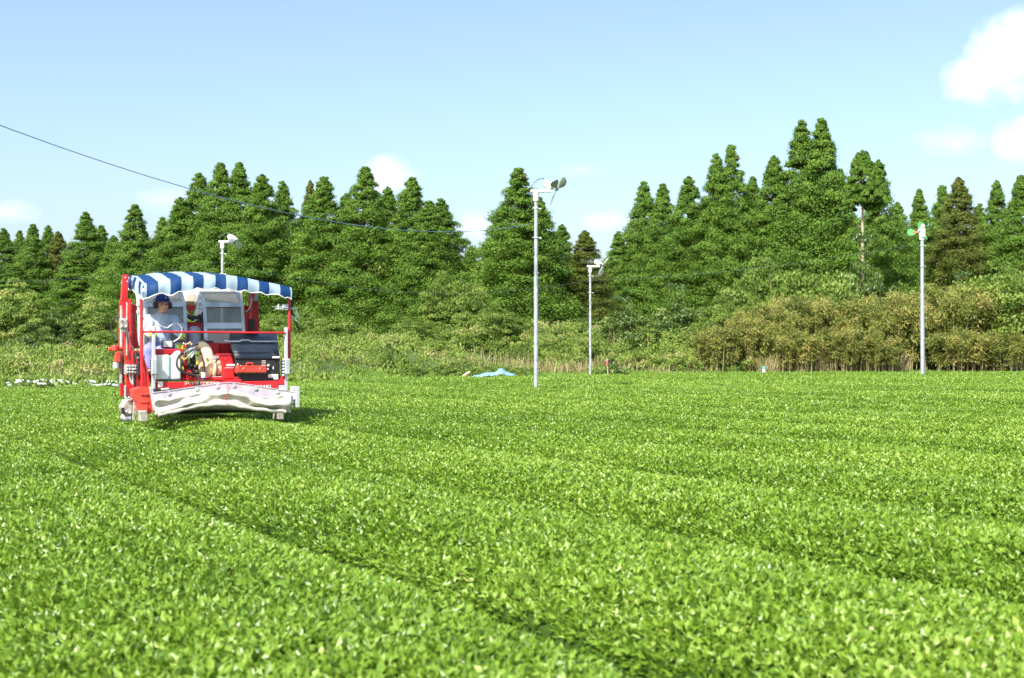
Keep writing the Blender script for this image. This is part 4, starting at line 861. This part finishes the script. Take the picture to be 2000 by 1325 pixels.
# slate tank, chutes, canvas bag behind
m = MB(); a = Q_(683,680,.62); b = Q_(683,510,.62); rr_ = (Q_(733,600,.62).x-Q_(635,600,.62).x)/2
m.tube([(a.x,.62,a.z-.05),(a.x,.62,b.z-.08),(a.x,.62,b.z-.03),(a.x,.62,b.z-.005),(a.x,.62,b.z)], [rr_,rr_,rr_*.88,rr_*.5,.01], 24); m.build('air_tank', M_SLATE, HV, smooth=True)
m = MB(); qt(m, [(742,400,.6),(748,500,.58),(745,600,.56),(760,632,.54),(830,634,.52)], .012, 8, 1); m.build('fuel_pipe', M_BLK, HV, smooth=True)
M_WIN = mat('smoked_window', (.30,.31,.33), .18, var=.25, scale=4, alpha=.72); M_WINT = mat('hazy_window', (.52,.52,.45), .3, var=.12, scale=4, alpha=.6)
def chute(ul, ur, ldx):
    """curved framed chute: side rails, cross bars and panes; ul, ur give the rails' positions down the frame"""
    vs = [238,285,335,360,485,528,600,655]; ds = [1.25,1.10,.98,.95,.86,.84,.82,.82]
    ch = None
    for tab in (ul, ur):
        rt_ = MB()
        P = [Q_(lin(tab, v), v, d) for v, d in zip(vs, ds)]
        for i in range(len(P)-1):
            a, b = P[i], P[i+1]; w_ = .022
            rt_.add([a+Vector((-w_,0,0)), a+Vector((w_,0,0)), b+Vector((w_,0,0)), b+Vector((-w_,0,0)), a+Vector((-w_,.05,0)), a+Vector((w_,.05,0)), b+Vector((w_,.05,0)), b+Vector((-w_,.05,0))], [(0,1,2,3),(7,6,5,4),(0,3,7,4),(1,5,6,2),(0,4,5,1),(3,2,6,7)])
        ch = rt_.build('chute_frame', M_ALU, HV) if ch is None else (rt_.build('side_rail', M_ALU, ch), ch)[1]
    m = MB()
    for v0, v1, d0, d1 in ((238,250,1.25,1.22),(328,360,.995,.95),(485,530,.86,.84),(640,655,.82,.82)):
        a, b, c, d = Q_(lin(ul,v0),v0,d0), Q_(lin(ur,v0),v0,d0), Q_(lin(ur,v1),v1,d1), Q_(lin(ul,v1),v1,d1); e_ = Vector((0,-.006,0)); f_ = Vector((0,.03,0))
        m.add([a+e_,b+e_,c+e_,d+e_,a+f_,b+f_,c+f_,d+f_], [(0,1,2,3),(7,6,5,4),(0,4,5,1),(3,2,6,7),(0,3,7,4),(1,5,6,2)])
    m.build('cross_bar', M_ALU, ch)
    for v0, v1, d0, d1, mt in ((250,328,1.22,.995,M_WINT),(360,485,.95,.86,M_WIN),(530,552,.84,.83,M_WIN),(552,640,.83,.82,M_BEIGEP)):
        m = MB(); e_ = Vector((0,.016,0)); m.grid([[Q_(lin(ul,v0),v0,d0)+e_, Q_(lin(ur,v0),v0,d0)+e_], [Q_(lin(ul,v1),v1,d1)+e_, Q_(lin(ur,v1),v1,d1)+e_]]); m.build('window_pane' if mt in (M_WIN, M_WINT) else 'chute_panel', mt, ch, solid=.004)
    # side wall running back
    m = MB(); P = [Q_(lin(ul, v), v, d) for v, d in zip(vs, ds)]; m.grid([[p+Vector((-.02,.03,0)), p+Vector((-.02-ldx,.45,-.02))] for p in P]); m.build('side_wall', M_ALU, ch, solid=.008)
M_BEIGEP = mat('beige_chute_sheet', (.46,.42,.38), .6, var=.12)
chute([(238,735),(335,757),(360,762),(655,775)], [(238,1022),(335,1055),(360,1058),(655,1072)], 0.0)
chute([(238,290),(335,300),(360,303),(655,310)], [(238,575),(335,602),(360,606),(655,618)], 0.0)
qbox('canvas_bag', M_CANV, [(300,225,1068,350,1.5,1.95),(600,236,700,345,1.36,1.5)], bevel=.05)
m = MB()
qt(m, [(722,270,.75),(712,330,.72),(708,400,.70)], .012, 8); qt(m, [(738,270,.74),(733,420,.70)], .010, 8)
for v in (290,330,370,410): m.ball(Q_(722,v,.69), .016)
m.build('chute_actuator', M_ALU, HV, smooth=True)
m = MB(); [m.ball(Q_(u,v,.72), r_) for u,v,r_ in ((640,438,.03),(665,450,.035),(700,445,.03),(725,440,.04),(735,470,.03))]; qt(m, [(630,445,.72),(740,435,.72)], .018, 8); qt(m, [(690,475,.72),(738,465,.72)], .014, 8); m.build('gear_linkage', M_BLK, HV, smooth=True)
qbox('inner_shadow_panel', M_REDD, [(628,480,745,560,.85,.9),(628,560,745,700,.8,.85)])
m = MB(); qt(m, [(652,380,.95),(652,425,.95)], .014, 8); m.build('pull_rod', M_RED, HV, smooth=True)
# right rear column and mirror arm
poly('rear_column', M_REDD, [(1130,250),(1160,250),(1185,320),(1190,560),(1080,560),(1082,420),(1120,400)], .85, .98)
m = MB(); qt(m, [(1150,255,.80),(1128,360,.80),(1118,470,.80)], .016, 8); m.build('column_brace', M_RED, HV, smooth=True)
poly('column_cap', M_GREY, [(1150,250),(1182,250),(1180,312),(1130,322)], .80, .86)
m = MB(); qt(m, [(1085,395,.78),(1105,385,.78),(1122,350,.78),(1135,290,.78)], .006, 8, 2); m.build('column_cable', M_GALV, HV, smooth=True)
m = MB(); qb(m, 1115,455,1155,545,.78,.86); qt(m, [(1140,450,.76),(1135,540,.76)], .008, 8); m.build('hydraulic_pump', M_BLK, HV, bevel=.006)
m = MB(); qt(m, [(1445,300,.15),(1440,380,.15),(1460,450,.15),(1500,530,.15)], [.024,.022,.014,.012], 8); m.build('canopy_strut', M_BLK, HV, smooth=True)
m = MB(); qt(m, [(1290,360,-.02),(1330,358,-.02),(1420,372,-.02)], .010, 8); qt(m, [(1318,378,-.02),(1415,380,-.02)], .012, 8); qt(m, [(1340,340,-.02),(1342,380,-.02)], .014, 8); qb(m, 1375,340,1418,370,-.04,.0); m.build('work_lamp_arm', M_GALV, HV, bevel=.002)
m = MB(); qt(m, [(1435,375,.05),(1475,372,.05),(1496,445,.05),(1480,470,.05),(1438,430,.05)], .012, 8); m.build('mirror_bracket', M_ALU, HV, smooth=True)
# front left bracket under the canopy
m = MB(); qt(m, [(245,300,.25),(245,410,.25)], .02, 8); qb(m, 232,330,262,355,.22,.28); qb(m, 232,385,262,412,.22,.28); m.build('canopy_bracket', M_ALU, HV, bevel=.004)
# steering bars and work lamp
m = MB(); qt(m, [(372,520,.1),(385,492,.1),(430,515,.08),(470,530,.08),(500,500,.08),(545,488,.08),(580,515,.08),(588,560,.08),(570,600,.1),(520,635,.14),(480,660,.18)], .010, 8, 3); m.build('handle_bar', M_GALV, HV, smooth=True)
m = MB(); a = Q_(470,650,.12); m.box(a.x-.07,a.x+.07,.10,.19,a.z-.06,a.z+.05); wl = m.build('work_lamp', M_BLK, HV, bevel=.015)
m = MB(); m.box(a.x-.056,a.x+.056,.092,.101,a.z-.042,a.z+.036); m.build('lens', mat('lamp_lens', (.62,.66,.64), .12, var=.2, scale=30), wl, bevel=.004)
# seat
m = MB(); a = Q_(430,705,.55); m.box(a.x-.23,a.x+.23,.50,.92,a.z-.06,a.z); m.build('seat', M_BLK, HV, bevel=.03)

# canopy
vf = [(232,182),(300,176),(400,160),(490,140),(570,126),(670,118),(750,112),(850,108),(930,108),(1015,120),(1100,135),(1185,155),(1265,168),(1350,186),(1436,206)]
vto = [(150,150),(230,128),(350,112),(500,96),(650,88),(800,92),(900,100),(1000,116),(1100,134),(1200,152),(1300,170),(1436,200)]
vbo = [(282,300),(330,286),(380,262),(430,252),(475,270),(505,272),(560,240),(610,240),(660,234),(705,210),(760,226),(790,228),(850,210),(895,232),(950,222),(1010,240),(1045,240),(1080,230),(1115,250),(1165,250),(1200,245),(1240,268),(1290,262),(1335,262),(1390,292),(1415,284),(1446,302)]
sb = [(130,-2),(220,-1),(305,0),(395,1),(490,2),(578,3),(668,4),(752,5),(843,6),(927,7),(1015,8),(1097,9),(1185,10),(1265,11),(1350,12),(1430,13),(1450,13.2)]
us = np.linspace(284, 1440, 120); G = []; SA = []
def zf(u): return Q_(u, lin(vf, u), -.05)
rows_ = []
for u in us:
    f = zf(u); ub = u+6*max(0, (u-1400)/40); bt = Q_(ub, lin(vbo, ub), -.10); c = []
    for t in (0, .33, .66, 1):
        p = bt.lerp(f, t); c.append(Vector((p.x, p.y-.03*math.sin(t*math.pi)+.012*math.sin(u*.045)*(1-t), p.z)))
    zt = Q_(u, lin(vto, u), .7).z; x_ = f.x
    for d in (.05,.2,.45,.7,.95,1.1,1.2):
        k_ = math.sin(min(1, d/.75)*math.pi/2); z_ = f.z+(max(zt, f.z+.02)-f.z)*k_-(.10*max(0, d-.9)/.5)+.004*math.sin(u*.035+d*6); c.append(Vector((x_, d, z_)))
    rows_.append(c)
nr = len(rows_[0]); G = [[rows_[i][j] for i in range(len(us))] for j in range(nr)]
Vc = [p for r_ in G for p in r_]; Fc = [(j*len(us)+i, j*len(us)+i+1, (j+1)*len(us)+i+1, (j+1)*len(us)+i) for j in range(nr-1) for i in range(len(us)-1)]
Sv = [lin(sb, u) for _ in range(nr) for u in us]
off = len(Vc); ny = 40; left = rows_[0]; ridge = left[3:]
def ridge_at(y):
    ysr = [p.y for p in ridge]; return Vector((ridge[0].x, y, float(np.interp(y, ysr, [p.z for p in ridge]))))
for k_ in range(ny):
    y = -.05+1.25*k_/(ny-1); tp = ridge_at(y); h = (left[3].z-left[0].z)*(1-.35*k_/(ny-1))+.03*math.sin(k_*.9)
    for t in (0, .35, .7, 1):
        Vc.append(tp+Vector((-.02*math.sin(t*3)+(.022*math.sin(k_*1.0)+.012*math.sin(k_*.43))*t, 0, -h*t))); Sv.append(-.55-y/.145)
Fc += [(off+k_*4+j, off+k_*4+j+1, off+(k_+1)*4+j+1, off+(k_+1)*4+j) for k_ in range(ny-1) for j in range(3)]
me = bpy.data.meshes.new('canopy'); me.from_pydata([tuple(v) for v in Vc], [], Fc)
at_ = me.attributes.new('stripe', 'FLOAT', 'POINT'); at_.data.foreach_set('value', Sv); me.polygons.foreach_set('use_smooth', [True]*len(me.polygons))
mc = mat('striped_canopy_cloth', (.8,.8,.8), .55, var=.05, scale=5, bump=.15); nt_ = mc.node_tree; nn_ = nt_.nodes; ll_ = nt_.links
at2 = nn_.new('ShaderNodeAttribute'); at2.attribute_name = 'stripe'
def mm(op, a, b=None):
    n_ = nn_.new('ShaderNodeMath'); n_.operation = op
    for i, v in enumerate((a, b)):
        if v is None: continue
        if isinstance(v, (int, float)): n_.inputs[i].default_value = v
        else: ll_.new(v, n_.inputs[i])
    return n_.outputs[0]
odd = mm('LESS_THAN', mm('FLOORED_MODULO', at2.outputs['Fac'], 2.0), 1.0)
mx_ = nn_.new('ShaderNodeMixRGB'); ll_.new(odd, mx_.inputs[0]); mx_.inputs[1].default_value = (.43,.56,.68,1); mx_.inputs[2].default_value = (.008,.062,.21,1)
bs_ = nn_['Principled BSDF']; ll_.new(mx_.outputs[0], bs_.inputs['Base Color'])
trn = nn_.new('ShaderNodeBsdfTranslucent'); ll_.new(mx_.outputs[0], trn.inputs[0]); mxs = nn_.new('ShaderNodeMixShader'); mxs.inputs[0].default_value = .42
ll_.new(bs_.outputs[0], mxs.inputs[1]); ll_.new(trn.outputs[0], mxs.inputs[2]); ll_.new(mxs.outputs[0], nn_['Material Output'].inputs[0])
me.materials.append(mc); cano = bpy.data.objects.new('canopy', me); col.objects.link(cano); cano.parent = HV
m = MB(); m.tube([r_[0] for r_ in rows_], .008, 6); m.build('trim', M_WHT, cano, smooth=True)
m = MB(); m.tube([Vector(Vc[off+k_*4+3]) for k_ in range(ny)], .007, 6); m.build('trim', M_WHT, cano, smooth=True)
m = MB()
for d in (.0, .7, 1.35): m.tube([Vector((r_[4].x, d, r_[4].z-.03+(.0 if d < .1 else (r_[6].z-r_[4].z)))) for r_ in rows_[::10]], .012, 8)
m.build('canopy_hoop', M_GALV, cano, smooth=True)

# ------------------------------------------------------------------ operator
def P3(u, v, d): return HVW @ Q_(u, v, d)
def capsule(m, a, b, ra, rb, seg=14):
    a, b = Vector(a), Vector(b); m.tube([a, b], [ra, rb], seg); m.ball(a, ra, seg, 8); m.ball(b, rb, seg, 8)
def chain(m, pts, rad):
    for i in range(len(pts)-1): capsule(m, pts[i], pts[i+1], rad[i], rad[i+1])
def remeshed(m, name, mt, parent, vox, smooth=4):
    o = m.build(name, mt, parent)
    q1 = o.modifiers.new('r', 'REMESH'); q1.mode = 'VOXEL'; q1.voxel_size = vox; q1.use_smooth_shade = True
    q2 = o.modifiers.new('s', 'SMOOTH'); q2.iterations = smooth; q2.factor = .5
    return o
_Qb = Q_
def Q_(u, v, d): return _Qb(u, v, d+.20)
hc = Q_(432,342,.42); fwd = Vector((.08,-.99,-.06)).normalized(); side = Vector((.99,.08,0)).normalized(); upv = Vector((0,0,1))
def H3(s_, f_, u_): return hc+side*s_+fwd*f_+upv*u_
HR = Matrix((side, -fwd, upv)).transposed()
neck = Q_(425,435,.50); chest = Q_(425,510,.50); belly = Q_(420,600,.52); pelvis = Q_(418,668,.56)
shL = Q_(322,462,.50); shR = Q_(522,466,.50); elL = Q_(318,560,.36); elR = Q_(548,556,.36); wrL = Q_(340,578,.13); wrR = Q_(580,590,.12)
hipL = Q_(365,690,.52); hipR = Q_(465,690,.52); knL = Q_(318,706,.10); knR = Q_(430,706,.12); anL = Q_(318,860,.08); anR = Q_(440,860,.08)
b = MB()
b.ball(H3(0,-.012,.035), (.075,.092,.092), 20, 14, HR); b.ball(H3(0,.018,-.045), (.056,.066,.066), 18, 12, HR); b.ball(H3(0,.050,-.085), (.032,.03,.024), 12, 8, HR)
b.ball(H3(0,.088,-.018), (.011,.018,.024), 10, 8, HR); b.ball(H3(0,.082,.028), (.05,.012,.010), 12, 8, HR); b.ball(H3(0,.077,-.060), (.024,.008,.007), 10, 8, HR)
for s_ in (-1, 1): b.ball(H3(s_*.074,-.01,-.012), (.010,.018,.030), 10, 8, HR); b.ball(H3(s_*.042,.060,-.028), (.02,.016,.018), 10, 8, HR)
chain(b, [H3(0,-.03,-.06), neck, chest], [.05,.052,.10]); chain(b, [chest, belly, pelvis], [.12,.12,.13]); chain(b, [shL, chest, shR], [.055,.10,.055])
for A in ((shL, elL, wrL), (shR, elR, wrR)): chain(b, A, [.048,.040,.026])
for A in ((hipL, knL, anL), (hipR, knR, anR)): chain(b, A, [.085,.06,.042]); chain(b, [A[2], A[2]+Vector((0,-.16,-.05))], [.04,.032])
hands = []
for wr, sg in ((wrL, 1), (wrR, -1)):
    palm = wr+Vector((0,-.055,.0)); capsule(b, wr, palm, .026, .032); hands.append((wr, palm, sg))
    for k_ in range(4):
        r0 = palm+Vector((sg*.006,-.012,.030-.020*k_)); ln = (.036,.042,.038,.030)[k_]; d1 = r0+Vector((sg*.008,-ln*.8,0)); d2 = d1+Vector((sg*ln*.7,-.006,-.004)); d3 = d2+Vector((sg*.006,ln*.6,-.004)); chain(b, [r0, d1, d2, d3], [.0095,.009,.0085,.0075])
    chain(b, [palm+Vector((sg*.012,.02,.022)), palm+Vector((sg*.034,-.006,.034)), palm+Vector((sg*.042,-.032,.024))], [.011,.010,.0085])
person = remeshed(b, 'person', M_SKIN, None, .007, 3); person.matrix_world = HVW
tag(person, 'seated operator in navy cap, ear muffs, pale blue shirt and yellow-green gloves steering the harvester', 'person')
M_SHIRT = mat('pale_blue_striped_shirt', (.36,.46,.60), .85, var=.12, scale=10, bump=.2); t_ = M_SHIRT.node_tree
wv_ = t_.nodes.new('ShaderNodeTexWave'); wv_.inputs['Scale'].default_value = 22; wv_.inputs['Distortion'].default_value = .6; co_ = t_.nodes.new('ShaderNodeTexCoord'); t_.links.new(co_.outputs['Object'], wv_.inputs['Vector'])
rmp = t_.nodes.new('ShaderNodeValToRGB'); rmp.color_ramp.elements[0].color = (.24,.33,.48,1); rmp.color_ramp.elements[1].color = (.48,.56,.66,1); t_.links.new(wv_.outputs[0], rmp.inputs[0]); t_.links.new(rmp.outputs[0], t_.nodes['Principled BSDF'].inputs['Base Color'])
s_ = MB(); chain(s_, [chest+Vector((0,0,.06)), belly, pelvis], [.135,.150,.165]); chain(s_, [shL, chest+Vector((0,.0,.055)), shR], [.075,.115,.075]); chain(s_, [shL, neck+Vector((0,0,-.03)), shR], [.066,.068,.066])
for A in ((shL, elL, wrL), (shR, elR, wrR)): chain(s_, [A[0], A[1], A[1].lerp(A[2], .85)], [.074,.060,.046])
for k_ in range(5): capsule(s_, Q_(360+k_*30, 540+k_*18, .40), Q_(400+k_*30, 600+k_*8, .385), .012, .010)
sh = remeshed(s_, 'shirt', M_SHIRT, person, .009, 3)
m = MB(); [m.tube([neck+Vector((sg*.045,-.02,.03)), neck+Vector((sg*.055,-.07,-.02)), neck+Vector((sg*.01,-.10,-.075))], [.012,.018,.010], 8, 1) for sg in (-1, 1)]; m.build('collar', M_SHIRT, sh, smooth=True)
for A in ((shL, elL, wrL), (shR, elR, wrR)):
    m = MB(); a0 = A[1] if A[0] is shR else A[0].lerp(A[1], .25); chain(m, ([a0, A[1], A[1].lerp(A[2], .9)] if A[0] is shL else [A[1].lerp(A[2], .5), A[1].lerp(A[2], .95)]), ([.079,.066,.050] if A[0] is shL else [.052,.048]))
    remeshed(m, 'arm_cover', M_WHT if A[0] is shL else M_SHIRT, person, .009, 3)
t = MB(); chain(t, [hipL, pelvis, hipR], [.11,.14,.11])
for A in ((hipL, knL, anL), (hipR, knR, anR)): chain(t, A, [.115,.088,.066])
remeshed(t, 'trousers', M_TROU, person, .01, 3)
for wr, palm, sg in hands:
    g_ = MB()
    capsule(g_, wr+Vector((0,.03,0)), palm, .034, .038)
    for k_ in range(4):
        r0 = palm+Vector((sg*.006,-.012,.032-.021*k_)); ln = (.036,.042,.038,.030)[k_]; d1 = r0+Vector((sg*.008,-ln*.8,0)); d2 = d1+Vector((sg*ln*.7,-.006,-.004)); d3 = d2+Vector((sg*.006,ln*.6,-.004)); chain(g_, [r0, d1, d2, d3], [.0125,.0118,.0112,.0100])
    chain(g_, [palm+Vector((sg*.012,.02,.024)), palm+Vector((sg*.036,-.006,.037)), palm+Vector((sg*.045,-.034,.026))], [.014,.0125,.011])
    remeshed(g_, 'glove', M_GLOVE, person, .005, 2)
c = MB(); c.ball(H3(0,-.012,.072), (.088,.104,.070), 20, 12, HR); c.tube([H3(0,-.012,.045), H3(0,-.012,.075)], .094, 20)
cp = c.build('cap', M_CAP, person, smooth=True)
m = MB(); m.grid([[H3(math.sin(a)*.078*k_, .02+math.cos(a)*(.10*k_+.03), .056-.012*k_-.02*abs(math.sin(a))) for a in np.linspace(-1.35, 1.35, 13)] for k_ in (.7, .95, 1.12)]); m.build('brim', M_CAP, cp, smooth=True, solid=.006)
m = MB(); m.ball(H3(.012,.083,.092), (.016,.006,.012), 10, 6, HR); m.build('cap_badge', M_BLUE, cp, smooth=True)
for sg in (-1, 1):
    m = MB(); m.tube([H3(sg*.080,-.008,-.01), H3(sg*.100,-.008,-.01), H3(sg*.118,-.008,-.01), H3(sg*.124,-.008,-.01)], [.046,.048,.040,.02], 18); em = m.build('ear_muff', M_BLK, person, smooth=True)
    m = MB(); m.tube([H3(sg*.072,-.008,-.01), H3(sg*.086,-.008,-.01)], .043, 18); m.build('red_ring', M_REDD, em, smooth=True)
m = MB(); m.tube([H3(-.11,-.02,.02), H3(-.105,-.05,.08), H3(-.06,-.115,.06), H3(0,-.13,.03), H3(.06,-.115,.06), H3(.105,-.05,.08), H3(.11,-.02,.02)], .006, 8, 2); m.build('headband', M_BLK, person, smooth=True)
for sg in (-1, 1): m = MB(); m.ball(H3(sg*.028,.080,.008), (.011,.006,.006), 10, 6, HR); m.build('eye', M_BLK, person, smooth=True)
m = MB(); m.ball(H3(0,-.055,.0), (.074,.055,.060), 14, 10, HR); m.build('hair', mat('grey_hair', (.10,.09,.085), .8), person, smooth=True)
for A in (anL, anR): m = MB(); chain(m, [A+Vector((0,.02,-.03)), A+Vector((0,-.17,-.06))], [.055,.045]); remeshed(m, 'boot', M_BLK, person, .01, 3)
